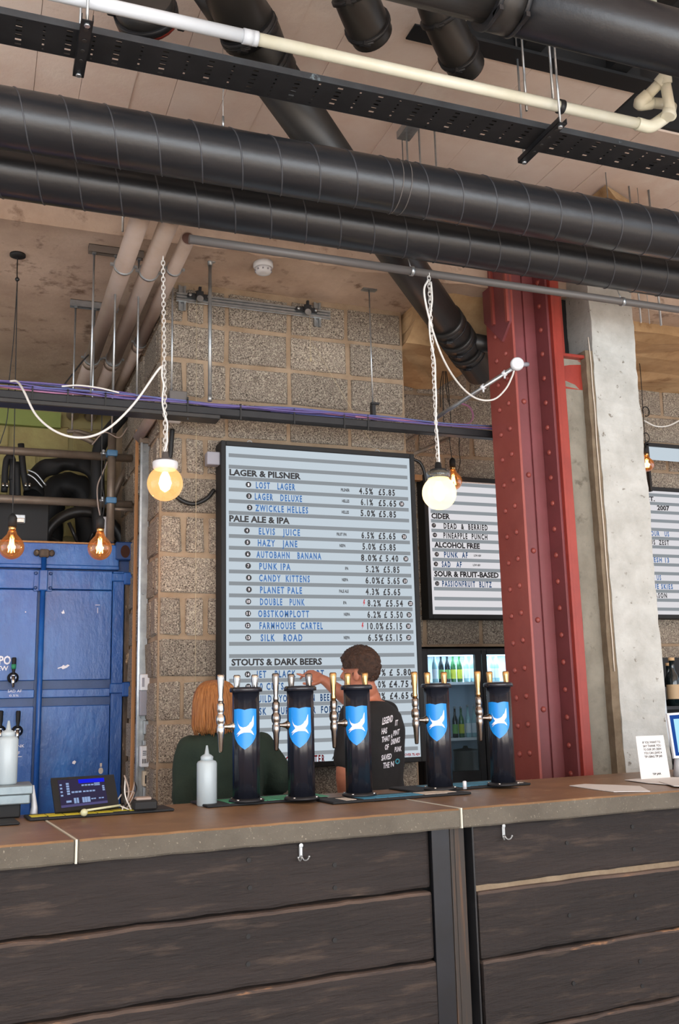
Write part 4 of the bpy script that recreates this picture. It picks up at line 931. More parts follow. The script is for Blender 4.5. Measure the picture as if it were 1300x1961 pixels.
def grid_patch(bm, polyg, c, r, hw, hh, vc, d0, off, mi=0):
    # scan-fill a 2-D outline as narrow vertical strips wrapped on the column
    n = 46; xs_ = [-1+2*i/n for i in range(n+1)]
    def spans(x):
        ys_ = []
        m = len(polyg)
        for i in range(m):
            (x1, y1), (x2, y2) = polyg[i], polyg[(i+1) % m]
            if (x1 <= x < x2) or (x2 <= x < x1): ys_.append(y1+(y2-y1)*(x-x1)/(x2-x1))
        ys_.sort(); return [(ys_[i], ys_[i+1]) for i in range(0, len(ys_)-1, 2)]
    for i in range(n):
        xm = (xs_[i]+xs_[i+1])/2
        sa, sb = spans(xs_[i]+1e-4), spans(xs_[i+1]-1e-4)
        if len(sa) != len(sb): sa = sb = spans(xm)
        for (a0, a1), (b0_, b1_) in zip(sa, sb):
            q = [badge_pt(c, r, -u_*hw, vc+v_*hh, d0, off) for u_, v_ in ((-xs_[i], a0), (-xs_[i+1], b0_), (-xs_[i+1], b1_), (-xs_[i], a1))]
            f = bm.faces.new([bm.verts.new(p) for p in q]); f.material_index = mi
def font_tower(px, py, label, fm, lm, n_):
    b_ = at(px, py, Z=CT_+.012); x0, y0 = b_.x, b_.y+.0; z0 = CT_+.012; R = .0625*(.5*(b_.length/4.0)+.5); R = .0515
    t = thing('beer_font', label, 'beer tap', (x0, y0, z0), 'black beer fonts on the bar')
    H = .425
    bm = B(); rg = []
    for zz_ in (z0+.008, z0+H-.016):                      # shallow flutes added to break the reflections into vertical bands
        rg.append([bm.verts.new((x0+math.cos(a)*R*(1+.016*math.cos(13*a)), y0+math.sin(a)*R*(1+.016*math.cos(13*a)), zz_)) for a in [2*PI*k/104 for k in range(104)]])
    for k in range(104): bm.faces.new((rg[0][k], rg[0][(k+1) % 104], rg[1][(k+1) % 104], rg[1][k])).smooth = True
    bm.faces.new(rg[0][::-1]); bm.faces.new(rg[1]); put('column', bm, gloss_m, t)
    bm = B(); lathe(bm, [(R+.016, 0), (R+.016, .006), (R+.004, .012)], (x0, y0, z0), 40); put('base_flange', bm, black_m, t)
    for k in range(4):
        a = PI/4+k*PI/2; bm = B(); lathe(bm, [(.006, .006), (.006, .011), (.003, .012)], (x0+math.cos(a)*(R+.011), y0+math.sin(a)*(R+.011), z0), 8); put('bolt', bm, chrome_m, t)
    bm = B(); lathe(bm, [(R, H-.02), (R+.012, H-.018), (R+.012, H-.006), (R+.006, H), (.01, H+.001)], (x0, y0, z0), 40); put('cap', bm, gloss_m, t)
    view = math.atan2(-y0, -x0); d0 = view-.10
    bm = B(); c = V(x0, y0, z0+.27); grid_patch(bm, SH, c, R, .047, .074, 0, d0, .0022)
    bd = put('badge', bm, badge_m, t)
    bm = B(); grid_patch(bm, EM, c, R, .043, .074, .004, d0, .0032); put('emblem', bm, white_m, bd)
    bs = V(x0, y0, z0+.278)
    faucet(t, bs+V(-R+.004, -.004, 0), (-1, -.06, 0), lm, fm)
    vd = V(x0, y0, 0).normalized(); pp = V(vd.y, -vd.x, 0)       # two more faucets face the staff side
    for s_ in (-1, 1): faucet(t, bs+vd*R*.86+pp*s_*.030, tuple(vd+pp*s_*.10), lm, fm)
    # steel drip rod on the right side
    bm = B(); tube(bm, [(x0+R+.003, y0+.01, z0+.19), (x0+R+.003, y0+.01, z0+.33)], .002, 6); put('side_trim', bm, chrome_m, t)
for i, (px, py, lab, fm, lm) in enumerate((
    (472, 1534, 'leftmost black beer font with blue shield badge, in front of the ginger-haired person', chrome_m, chrome_m),
    (578, 1530, 'second beer font from the left, tap levers over the lower menu rows', dchrome_m, dchrome_m),
    (688, 1523, 'middle beer font of five, right in front of the man in black', dchrome_m, brass_m),
    (843, 1511, 'fourth beer font from the left, before the left fridge edge', dchrome_m, brass_m),
    (964, 1503, 'rightmost beer font, beside the red steel column', dchrome_m, brass_m))):
    font_tower(px, py, lab, fm, lm, i)

# bar runners
def runner(x0, x1, d0, d1, label, segs, text=None):
    t = thing('bar_runner', label, 'bar mat', cd((x0+x1)/2, (d0+d1)/2, CT_), 'rubber bar runners')
    def P(bm): bmesh.ops.translate(bm, verts=bm.verts, vec=CO); return bm
    bm = B(); bx(bm, x0, x1, d0, d1, CT_+.001, CT_+.010, .003); put('mat', P(bm), matg_m, t, rz=RZ)
    for a, b_, m_ in segs:
        bm = B(); n = max(2, int((b_-a)/.05)); st_ = (b_-a)/n; random.seed(int(a*100)+9)
        for k in range(n):
            u = random.uniform(.004, .014); bx(bm, a+k*st_+.002, a+(k+1)*st_-.002, d0+.02+random.choice((0, 0, .02)), d1-.03-u, CT_+.010, CT_+.0112)
        put('print', P(bm), m_, t, rz=RZ)
X_ = lambda px, py: (lambda p: p.x/math.cos(CA))(at(px, py, Z=CT_))
runner(X_(425, 1548), X_(668, 1530)-.03, .57, .79, 'black bar runner with mint green print under the left beer fonts', [(X_(470, 1545), X_(660, 1530), mg_m)])
runner(X_(655, 1541), X_(925, 1522), .38, .54, 'black bar runner with cream and blue print nearest the camera', [(X_(680, 1538), X_(700, 1536), mw_m), (X_(712, 1535), X_(835, 1528), mb_m), (X_(838, 1528), X_(905, 1523), mw_m)])
runner(X_(830, 1518)-.03, X_(1055, 1505), .56, .79, 'blue-printed bar runner under the right beer fonts', [(X_(860, 1515), X_(1020, 1506), mb_m), (X_(1022, 1506), X_(1042, 1505), mw_m)])
runner(-.6, X_(62, 1578), .48, .62, 'plain black ribbed bar runner at the left picture edge', [(-.1, .0, matg_m)])
runner(X_(80, 1572)+.005, X_(352, 1549), .555, .70, 'black bar runner with bright yellow print in front of the till screen', [(X_(88, 1570), X_(300, 1553), my_m)])

# ------------------------------------------------------------------ blue shipping container and what stands on it
CY = 6.30
zq = lambda px, py, y: at(px, py, Y=y).z
CX1 = .955; ZT = zq(100, 1040, CY)
t = thing('shipping_container', 'glossy blue shipping container end with locking rod, behind the bar at left', 'container', (.2, 6.8, 0))
bm = B(); bx(bm, -1.6, CX1-.012, CY+.05, 7.45, 0, ZT-.01); put('body', bm, blued_m, t)
zh = zq(100, 1082, CY)
bm = B(); bx(bm, -1.6, CX1-.10, CY-.0, CY+.06, zh, ZT, .004); put('header_beam', bm, blue_m, t)
bm = B(); bx(bm, -1.6, CX1-.10, CY-.012, CY+.05, zh-.022, zh, .003); put('rain_gutter', bm, blue_m, t)
bm = B(); p = at(222, 1036, Y=CY-.01); q = at(256, 1073, Y=CY-.01); bx(bm, p.x, CX1, CY-.02, CY+.08, q.z, p.z-.005, .006); cs = put('corner_casting', bm, blued_m, t)
bm = B(); c = at(240, 1056, Y=CY-.022); disc(bm, (0, 0, 0), 1, 20)
for v in bm.verts: v.co = Vector((c.x+v.co.x*.03, CY-.0215, c.z+v.co.z*.042))
put('lifting_hole', bm, M('dark_rust_hole', '#3c1f12', rough=.9), cs)
xd0 = xq(212, 1300, CY); z1_ = zq(140, 1129, CY); za0, za1 = zq(140, 1302, CY), zq(140, 1319, CY); zb0, zb1 = zq(140, 1335, CY), zq(140, 1351, CY)
xr_ = xq(76, 1300, CY); xj_ = xr_-.02
for xa_, xb_2, nm in ((-1.5, xr_-.028, 'left'), (xr_+.012, xd0, 'right')):
    d_ = t
    for (a, b_, off) in ((zh-.03, z1_+.002, .0), (z1_-.002, za0, .006), (za1, zb0, .006), (zb1, .2, .006)):
        bm = B(); bx(bm, xa_, xb_2, CY+.012+off, CY+.05, b_, a, .004); put('door_panel', bm, blue_m, d_)
    bm = B(); bx(bm, xa_, xb_2, CY+.042, CY+.052, za1, za0); bx(bm, xa_, xb_2, CY+.042, CY+.052, zb1, zb0); put('door_groove', bm, blued_m, t)
bm = B(); bx(bm, xr_-.03, xr_+.014, CY+.03, CY+.05, .2, zh-.03); put('door_joint', bm, blued_m, t)
bm = B(); bx(bm, xd0+.004, xq(235, 1300, CY), CY+.01, CY+.05, .2, zh-.03, .003); put('door_edge', bm, blue_m, t)
bm = B(); tube(bm, [(xr_, CY-.015, .3), (xr_, CY-.015, zq(78, 1066, CY))], .016, 18); put('locking_rod', bm, blue_m, t)
for (y0_, y1_) in ((1092, 1132),):
    bm = B(); a, b_ = zq(78, y1_, CY), zq(78, y0_, CY); bx(bm, xr_-.026, xr_+.026, CY-.036, CY+.012, a, b_, .005); k = put('rod_bracket', bm, blue_m, t)
    for s in (-1, 1):
        for zz_ in (a+.02, b_-.02): bm = B(); lathe(bm, [(.011, 0), (.011, .006), (.006, .01)], (xr_+s*.045, CY-.0, zz_), 8, axis=(0, -1, 0)); put('bolt', bm, blued_m, k)
    bm = B(); bx(bm, xr_-.055, xr_+.055, CY-.0, CY+.014, a, b_, .002); put('bracket_plate', bm, blue_m, t)
bm = B(); z = zq(78, 1062, CY); bx(bm, xr_-.03, xr_+.03, CY-.045, CY, z-.02, z+.03, .008)
for s in (-1, 1): ball(bm, (xr_+s*.045, CY-.02, z+.008), .02, (1, 1, 1.1), 10)
put('cam_lock', bm, rust_m, t)
for (y0_, y1_) in ((1098, 1120), (1308, 1334)):
    a, b_ = zq(235, y1_, CY), zq(235, y0_, CY); bm = B(); bx(bm, xd0-.005, xd0+.10, CY-.014, CY+.012, a+.02, b_, .006); bx(bm, xd0+.07, xd0+.12, CY-.03, CY+.012, a, b_+.005, .006); put('hinge', bm, blue_m, t)
bm = B(); bx(bm, xq(237, 1300, CY), xq(247, 1300, CY), CY+.0, CY+.05, .2, zh-.06, .004)
for v in bm.verts: pass
put('door_gasket', bm, rust_m, t, label='flaking black and rust gasket strip')
bm = B(); bx(bm, xq(248, 1300, CY), CX1, CY-.02, CY+.08, 0, zq(240, 1073, CY)+.005, .006); put('corner_post', bm, blued_m, t)
bm = B()
def scuff(bm, px, py, pts, s=1):
    c = at(px, py, Y=CY+.0105); vs = [bm.verts.new((c.x+a*.003*s, CY+.0105, c.z+b_*.003*s)) for a, b_ in pts]; bm.faces.new(vs)
scuff(bm, 122, 1278, [(-12, -3), (-5, -1), (-2, -4), (6, -1), (12, 4), (8, 6), (3, 3), (-1, 5), (-4, 2), (-12, -1)])
scuff(bm, 121, 1172, [(-2, -4), (3, -3), (2, 1), (0, 5), (-1, 1), (-4, 0)]); scuff(bm, 187, 1159, [(-5, 0), (5, 0), (5, 1), (-5, 1)]); scuff(bm, 187, 1168, [(-.5, -7), (.5, -7), (.6, 5), (-.4, 5)])
scuff(bm, 142, 1460, [(-4, -2), (1, -4), (4, 1), (1, 4), (-3, 2)]); scuff(bm, 49, 1172, [(-1, -1), (1, -1), (1, 1), (-1, 1)])
put('paint_scuff', bm, white_m, t, kind='stuff', label='white scuffs in the blue paint')
bm = B(); text_bm(bm, 'PO', xq(-2, 1265, CY), xq(21, 1265, CY), zq(10, 1272, CY), .05, CY+.0105, bold=.03); text_bm(bm, 'EW', xq(-5, 1281, CY), xq(16, 1281, CY), zq(10, 1284, CY), .028, CY+.0105, bold=.02)
text_bm(bm, 'SAD AF', xq(15, 1322, CY), xq(42, 1322, CY), zq(20, 1326, CY), .016, CY+.017); text_bm(bm, '0.5%', xq(18, 1330, CY), xq(36, 1330, CY), zq(20, 1334, CY), .012, CY+.017)
text_bm(bm, 'PUNK', xq(22, 1430, CY), xq(47, 1430, CY), zq(30, 1432, CY), .018, CY+.017); text_bm(bm, 'AF', xq(27, 1443, CY), xq(38, 1443, CY), zq(30, 1446, CY), .02, CY+.017)
bx(bm, xq(28, 1450, CY), xq(42, 1450, CY), CY+.016, CY+.0175, zq(30, 1450, CY), zq(30, 1449, CY)); bx(bm, xq(-2, 1425, CY), xq(6, 1425, CY), CY+.016, CY+.0175, zq(3, 1428, CY), zq(3, 1426, CY))
put('lettering', bm, white_m, t, kind='stuff')
bm = B(); c = at(193, 1476, Y=CY+.016); pts = [(c.x+.016*math.cos(a)*(.9), CY+.0165, c.z+.02*math.sin(a)) for a in [PI*.62+i*2*PI*.88/18 for i in range(19)]]
bm.faces.new([bm.verts.new(p) for p in pts]); bx(bm, c.x-.006, c.x+.006, CY+.016, CY+.017, c.z+.024, c.z+.046); put('bulb_sticker', bm, mw_m, t, label='cream bulb-shaped sticker')
def wall_tap(px, py, label, hm, htop):
    c = at(px, py, Y=CY-.005)
    t = thing('wall_tap', label, 'tap', (c.x, CY, c.z-.1), 'taps on the blue container')
    bm = B(); lathe(bm, [(.034, 0), (.034, .01), (.022, .016), (.018, .04)], (c.x, CY+.012, c.z), 20, axis=(0, -1, 0)); put('rosette', bm, blkmatt_m, t)
    bm = B(); lathe(bm, [(.019, 0), (.02, .02), (.015, .03)], (c.x, CY-.028, c.z), 18, axis=(0, -1, 0)); tube(bm, [(c.x, CY-.05, c.z+.01), (c.x, CY-.055, c.z-.03), (c.x, CY-.055, c.z-.06)], .01, 12, radii=[.016, .012, .008]); put('spout', bm, chrome_m, t)
    bm = B(); lathe(bm, [(.006, .01), (.008, .03), (.013, .06), (.014, htop), (.010, htop+.006)], (c.x, CY-.05, c.z), 16); put('handle', bm, blkmatt_m, t)
    if hm:
        bm = B(); lathe(bm, [(.0135, .052), (.0142, .08)], (c.x, CY-.05, c.z), 16); put('handle_band', bm, hm, t, label='green band')
wall_tap(25, 1298, 'chrome tap with green-banded black handle, upper one on the blue container', M('green_band', '#2f8a5c'), .115)
wall_tap(33, 1400, 'chrome tap with plain black handle, lower one on the blue container', None, .115)
wall_tap(0, 1400, 'chrome tap cut by the left picture edge on the blue container', None, .115)

def top_z(): return ZT+.0
t = thing('flight_case', 'black flight case with silver butterfly latch on top of the blue container', 'case', (.1, 6.6, ZT))
xc_ = xq(94, 1000, 6.42); zc_ = zq(50, 966, 6.42)
bm = B(); bx(bm, -.8, xc_, 6.42, 6.8, ZT, zc_+.06, .008); put('body', bm, blkmatt_m, t)
bm = B(); bx(bm, -.8, xc_+.004, 6.415, 6.425, zc_+.035, zc_+.055); put('lid_edge', bm, black_m, t)
bm = B(); a = at(20, 984, Y=6.41); b_ = at(49, 1003, Y=6.41); bx(bm, a.x, b_.x, 6.405, 6.42, b_.z, a.z, .006); put('latch', bm, zinc_m, t)
bm = B(); m_ = (a.z+b_.z)/2; bx(bm, a.x+.02, b_.x-.008, 6.398, 6.408, m_-.004, m_+.004, .002); bx(bm, a.x+.02, b_.x-.01, 6.398, 6.408, b_.z+.006, m_-.008, .002); put('latch_wing', bm, chrome_m, t)
t = thing('fan_wheel', 'big black spoked ring wheel lying upright on the blue container', 'wheel', (.6, 6.5, ZT))
c = at(160, 1050, Y=6.85); R1_ = .27; c.z = ZT+.03
bm = B(); tube(bm, [c+V(math.cos(q*PI/24)*R1_, 0, math.sin(q*PI/24)*R1_-.02) for q in range(0, 25)], .038, 14); bmesh.ops.translate(bm, verts=bm.verts, vec=(0, 0, .04)); put('rim', bm, rubber_m, t)
bm = B(); lathe(bm, [(.13, -.03), (.12, -.05), (.02, -.06)], c+V(0, 0, -.05), 24, axis=(0, -1, 0)); ball(bm, c+V(0, -.03, -.06), .13, (1, .35, 1), 20)
bmesh.ops.bisect_plane(bm, geom=bm.verts[:]+bm.edges[:]+bm.faces[:], plane_co=(0, 0, ZT+.014), plane_no=(0, 0, 1), clear_inner=True)
put('hub', bm, rubber_m, t)
for a in (.45, 1.2, 2.0, 2.65):
    bm = B(); tube(bm, [c+V(math.cos(a)*.1, 0, math.sin(a)*.1-.02), c+V(math.cos(a)*.25, 0, math.sin(a)*.25-.02)], .013, 8); put('spoke', bm, rubber_m, t)
bm = B(); p = at(194, 990, Y=6.45); q = at(207, 1040, Y=6.45); bx(bm, p.x, q.x, 6.43, 6.5, ZT, p.z, .004); put('carton', bm, plast_m, label='small white box behind the scaffold upright on the blue container', cat='box')
bm = B(); bx(bm, -.6, CX1-.13, CY+.005, CY+.10, ZT+.001, ZT+.013, .003); put('packing_board', bm, orange_m, label='thin pale board along the top edge of the blue container', cat='board')
def lumpy(name, label, pts, radii, mat, cat, seed):
    bm = B(); sp = spl(pts, 6); rr = []
    for i in range(len(sp)):
        f = i/(len(sp)-1)*(len(radii)-1); k = min(int(f), len(radii)-2); rr.append(radii[k]+(radii[k+1]-radii[k])*(f-k))
    tube(bm, sp, .05, 20, radii=rr)
    for v in bm.verts: v.co += Vector([noise.noise(v.co*11+V(i*7, seed, 0))*.022 for i in range(3)])
    return put(name, bm, mat, label=label, cat=cat)
Yg = 6.95
lumpy('equipment_bag', 'black padded bag slung in a heap on the flight case behind the scaffold tubes', [at(62, 950, Y=Yg-.1), at(75, 905, Y=Yg), at(118, 890, Y=Yg), at(160, 890, Y=Yg), at(184, 920, Y=Yg), at(178, 965, Y=Yg)], [.07, .06, .055, .05, .045, .04], blkmatt_m, 'bag', 1)
lumpy('equipment_bag', 'crumpled black cloth heap lying below the padded bag', [V(at(85, 1030, Y=7.2).x, 7.2, ZT+.09), at(100, 955, Y=7.2), at(125, 930, Y=7.2), at(160, 945, Y=7.2), V(at(175, 1020, Y=7.2).x, 7.2, ZT+.08)], [.12, .10, .09, .09, .10], blkmatt_m, 'bag', 5)
t = thing('clamp_tool', 'black pronged clamps with silver feet standing on the flight case', 'clamp', tuple(at(30, 960, Y=6.6)))
for pts in (((8, 942), (10, 900), (14, 878), (24, 880), (22, 920)), ((24, 958), (24, 880)), ((52, 940), (45, 905), (40, 850)), ((34, 958), (32, 885))):
    bm = B(); tube(bm, spl([at(x, y, Y=6.62) for x, y in pts], 5), .022, 10); put('prong', bm, blkmatt_m, t)
for px_ in (10, 53):
    bm = B(); a = at(px_, 925, Y=6.6); b_ = at(px_, 934, Y=6.6)
    for s in (-.012, .012): tube(bm, [a+V(s, 0, 0), b_+V(s, 0, 0)], .009, 8)
    put('foot', bm, chrome_m, t)
bm = B(); tube(bm, spl([at(x, y, Y=6.6) for x, y in ((53, 900), (70, 908), (88, 930))], 5), .006, 8); tube(bm, spl([at(x, y, Y=6.58) for x, y in ((53, 908), (66, 916), (82, 934))], 5), .006, 8); put('silver_cable', bm, zinc_m, t)
t = thing('cable_loom', 'black hose and cable loom hanging beside the scaffold upright', 'hose', tuple(at(190, 1000, Y=6.5)))
bm = B(); tube(bm, spl([at(x, y, Y=6.5) for x, y in ((240, 788), (226, 806), (205, 832), (188, 870), (188, 960), (190, 1020))], 6), .045, 14); put('hose', bm, blkmatt_m, t)
for k, pts in enumerate((((205, 885), (197, 905), (187, 930), (187, 960), (192, 990)), ((203, 880), (196, 925), (200, 960), (196, 995)), ((176, 852), (200, 828), (228, 838), (245, 818)))):
    bm = B(); tube(bm, spl([at(x, y, Y=6.15) for x, y in pts], 6), .0045, 8); put('cable', bm, (greyp_m, black_cord, greyp_m)[k], t)
# scaffold frame
t = thing('scaffold_frame', 'grey scaffold tubes clamped together above the blue container', 'scaffolding', (.5, 6.22, ZT))
for (a, b_) in (((-60, 857), (252, 879)), ((-60, 951), (252, 968))):
    p = at(a[0], a[1], Y=6.24); q = at(b_[0], b_[1], Y=6.24); zz_ = (p.z+q.z)/2; p.z = q.z = zz_
    bm = B(); tube(bm, [p-V(1.0, 0, 0), q], .026, 18); put('tube', bm, scaf_m, t)
bm = B(); a = at(216, 845, Y=6.19); b_ = at(212, 1040, Y=6.19); tube(bm, [V(a.x-.005, 6.19, a.z+.05), V(a.x-.005, 6.19, ZT+.0)], .026, 18); put('upright', bm, scaf_m, t)
vx = a.x-.005
for py in (870, 960):
    z = zq(213, py, 6.2); bm = B(); bx(bm, vx-.034, vx+.034, 6.15, 6.25, z-.02, z+.02, .01, seg=2); k = put('coupler', bm, M('blue_coupler', '#4d7ba0', rough=.5), t, label='pale blue painted coupler')
    bm = B(); tube(bm, [(vx-.07, 6.19, z), (vx-.03, 6.19, z)], .010, 8); tube(bm, [(vx-.055, 6.17, z+.012), (vx-.055, 6.21, z+.012)], .009, 8); put('bolt', bm, zinc_m, k)
for pts, r in ((((250, 880), (232, 915), (214, 962)), .02), (((140, 830), (168, 842), (200, 858)), .02), (((128, 826), (150, 826), (192, 838)), .014)):
    bm = B(); tube(bm, [at(x, y, Y=6.6) for x, y in pts], r, 12); put('brace', bm, scaf_m, t)
bm = B(); a = at(208, 974, Y=6.2); b_ = at(256, 977, Y=6.2); tube(bm, [a, b_], .012, 10); put('short_bar', bm, scaf_m, t)
bm = B(); tube(bm, [at(267, 838, Y=5.7), at(308, 772, Y=5.12)], .04, 4); put('diagonal_trunking', bm, greyp_m, label='slanting grey-brown trunking above the galvanised post head', cat='trunking')
# timber stud and galvanised post beside the pier
bm = B(); bx(bm, xq(257, 1000, 6.0), xq(264, 1000, 6.0), 5.99, 6.01, 0, zq(255, 822, 6.0), .004); put('timber_stud', bm, orange_m, label='narrow pale timber stud between blue container and galvanised post', cat='post')
gy = 5.62
t = thing('galvanised_post', 'tall galvanised channel post between the blue container and the pier', 'post', (xq(273, 1200, gy), gy, 0))
x0_ = xq(264, 1180, gy); x1_ = xq(282, 1180, gy); zt = zq(272, 849, gy)
bm = B(); bx(bm, x0_, x1_, gy, gy+.012, 0, zt, .001); put('face', bm, galv_m, t)
bm = B(); bx(bm, x0_-.002, x0_+.010, gy-.02, gy, 0, zt); bx(bm, x1_-.003, x1_, gy-.004, gy, 0, zt); put('lip', bm, zinc_m, t)
bm = B(); bx(bm, x0_-.005, x1_+.03, gy-.01, gy+.05, zt, zt+.035, .003); put('head_plate', bm, scaf_m, t)
for zz_ in (zt-.05, zt-.9, zt-1.6):
    bm = B(); lathe(bm, [(.006, 0), (.004, .004)], ((x0_+x1_)/2, gy-.0005, zz_), 8, axis=(0, -1, 0)); put('screw', bm, zinc_m, t)
# wall electrics
ey = gy-.03
def ebox(px0, py0, px1, py1, label, mat, dp=.03, name='wall_box', extra=None):
    a = at(px0, py0, Y=ey-dp); b_ = at(px1, py1, Y=ey-dp); t = thing(name, label, 'electrical box', ((a.x+b_.x)/2, ey, b_.z), None)
    bm = B(); bx(bm, a.x, b_.x, ey-dp, gy-.002, b_.z, a.z, .004); put('housing', bm, mat, t)
    if extra: extra(t, a, b_)
    return t
def ex1(t, a, b_):
    bm = B(); bx(bm, a.x+.006, a.x+.02, a.y-.002, a.y, b_.z+.02, a.z-.02); put('cover_slot', bm, greybox_m, t)
ebox(270, 1291, 289, 1322, 'top white plastic electrical box on the galvanised post', plast_m, .04, extra=ex1)
ebox(269, 1322, 288, 1370, 'tall grey plastic electrical box under the top white one', greybox_m, .03, extra=ex1)
ebox(276, 1380, 290, 1406, 'small grey back box halfway down the galvanised post', galv_m, .025, extra=ex1)
ebox(274, 1417, 288, 1428, 'tiny grey box above the printed white controller', galv_m, .025)
def ex2(t, a, b_):
    bm = B(); c = (a+b_)/2; wdt = b_.x-a.x
    for k in range(4): bx(bm, a.x+.008+k*.008, a.x+.012+k*.008, a.y-.0015, a.y, b_.z+.02, b_.z+.045)
    for k in range(3): bx(bm, a.x+.01, a.x+.03, a.y-.0015, a.y, a.z-.03-k*.01, a.z-.026-k*.01)
    put('printing', bm, blackp_m, t, kind='stuff')
    for k in range(2): bm = B(); lathe(bm, [(.006, 0), (.005, .003)], (b_.x-.03, a.y, b_.z+.045+k*.018), 10, axis=(0, -1, 0)); put('button', bm, blackp_m, t)
ebox(270, 1429, 301, 1468, 'white printed controller box on the pier edge above the cream socket', plast_m, .05, extra=ex2)
def ex3(t, a, b_):
    bm = B(); bx(bm, a.x+.008, a.x+.018, a.y-.0015, a.y, b_.z+.015, b_.z+.06); put('socket_slot', bm, blackp_m, t)
ebox(275, 1477, 300, 1505, 'cream switched socket below the printed controller', M('cream_plastic', '#c9b9a0', rough=.5), .04, extra=ex3)
ebox(275, 1507, 288, 1530, 'lowest grey back box just above the bar top', galv_m, .03)
bm = B(); tube(bm, spl([at(x, y, Y=ey-.03) for x, y in ((288, 1330), (297, 1340), (299, 1380), (296, 1410), (291, 1428))], 6), .004, 8); put('white_cable', bm, cord_m, label='cream cable curving down between boxes on the pier edge', cat='cable')
bm = B(); p = at(333, 796, Y=PY-.02); bx(bm, p.x-.035, p.x+.035, PY-.05, PY-.012, p.z-.045, p.z+.05, .004); bm2 = bm; k = put('junction_box', bm, plast_m, label='small white junction box on the pier below the black cable channel', cat='electrical box')
bm = B(); tube(bm, spl([at(x, y, Y=PY-.03) for x, y in ((330, 822), (328, 845), (326, 870), (322, 880))], 6), .014, 10); put('black_flex', bm, black_cord, label='short thick black flex below the white junction box', cat='cable')

# ------------------------------------------------------------------ things on the bar
def quad(c, u_, v_): return c[0]*(1-u_)*(1-v_)+c[1]*u_*(1-v_)+c[2]*u_*v_+c[3]*(1-u_)*v_
def slab_from(cs_, th, name, mat, par, **k):
    n = (cs_[1]-cs_[0]).cross(cs_[3]-cs_[0]).normalized()
    if n.y < 0: n = -n
    bm = B(); poly(bm, cs_, n*th); return put(name, bm, mat, par, **k), n
BL = at(106, 1558, Z=CT_+.02); BR = at(227, 1543, Z=CT_+.02); BR.y = BL.y = (BL.y+BR.y)/2
BL = at(106, 1556, Y=BL.y); BR = at(228, 1541, Y=BL.y)
TL = at(97, 1490, Y=BL.y+.10); TR = at(218, 1483, Y=BL.y+.10)
t = thing('till_screen', 'black touchscreen till tilted back at the left end of the bar', 'till', ((BL.x+BR.x)/2, BL.y, CT_))
cs_ = [BL, BR, TR, TL]
_, n = slab_from(cs_, .022, 'casing', blkmatt_m, t)
def scr(u0_, v0_, u1_, v1_, off): return [quad(cs_, a, b_)-n*off for a, b_ in ((u0_, v0_), (u1_, v0_), (u1_, v1_), (u0_, v1_))]
scm = glow('till_screen_dark', '#3b3550', .7); scb = glow('till_screen_blue', '#1a22d8', .9); scl = glow('till_screen_keys', '#93abd6', .8); scp = glow('till_screen_bar', '#55507c', .8)
bm = B(); bm.faces.new([bm.verts.new(p) for p in scr(.10, .10, .83, .92, .0006)]); bm.faces.new([bm.verts.new(p) for p in scr(.10, .10, .83, .17, .0010)]).material_index = 1
bm.faces.new([bm.verts.new(p) for p in scr(.42, .78, .83, .90, .0010)]).material_index = 2
keys = [(.12+.0, .74-.105*k, .035, .05) for k in range(4)]+[(.22, .76-.075*k, .045, .055) for k in range(5)]+[(.46+.05*k, .69, .04, .045) for k in range(4)]+[(.66, .73, .09, .035), (.66, .68, .09, .035)]+[(.78, .62-.06*k, .035, .045) for k in range(3)]+[(.82-.04, .64, .0, .0)]
keys += [(.29+.055*k, .5, .045, .05) for k in range(3)]+[(.47+.05*k, .50, .04, .045) for k in range(4)]+[(.19, .23, .08, .06), (.31, .19, .035, .16), (.355, .19, .03, .16), (.44, .19, .035, .16), (.48, .19, .035, .16), (.52, .19, .045, .16), (.58, .26, .035, .035), (.62, .26, .035, .035), (.70, .26, .035, .035), (.745, .26, .035, .035)]
for u_, v_, a, b_ in keys:
    if a: bm.faces.new([bm.verts.new(p) for p in scr(u_, v_, u_+a, v_+b_, .0010)]).material_index = 3
put('display', bm, [scm, scp, scb, scl], t)
bm = B(); bx(bm, (BL.x+BR.x)/2-.06, (BL.x+BR.x)/2+.06, BL.y+.035, BL.y+.14, CT_, CT_+.015, .004); tube(bm, [((BL.x+BR.x)/2, BL.y+.10, CT_+.01), ((BL.x+BR.x)/2, BL.y+.085, CT_+.10)], .02, 10); put('stand', bm, blkmatt_m, t)
def squeeze(px, py, toppx, label, zb, w_=.038):
    b_ = at(px, py, Z=zb); t = thing('squeeze_bottle', label, 'bottle', (b_.x, b_.y, zb), 'clear plastic squeeze bottles')
    bm = B(); r = w_; lathe(bm, [(r-.003, 0), (r, .004), (r, .155), (r-.004, .163), (.022, .168)], b_, 28); put('bottle_body', bm, bottle_m, t)
    bm = B(); lathe(bm, [(.024, .166), (.024, .180), (.017, .186), (.009, .19), (.0035, .222), (.0025, .222)], b_, 20); put('nozzle_cap', bm, bottle_m, t)
    return t
squeeze(396, 1543, 1440, 'milky squeeze bottle standing on the bar in front of the ginger-haired person', CT_)
alu_m = M('brushed_aluminium', '#8b979b', '#7d898e', sc=20, rough=.5, metal=.5)
zb_ = zq(14, 1502, 3.75)
squeeze(12, 1502, 1405, 'milky squeeze bottle on the aluminium box at the left picture edge', zb_, .036)
p = at(12, 1502, Z=zb_)
t = thing('ingredient_box', 'brushed aluminium box with lid, under the left squeeze bottle', 'box', (p.x, p.y, zb_-.1))
xR = xq(58, 1515, p.y-.06); zB_ = zq(30, 1541, p.y-.08)
bm = B(); bx(bm, -.35, xR, p.y-.08, p.y+.09, zB_, zb_-.03, .004); put('body', bm, alu_m, t)
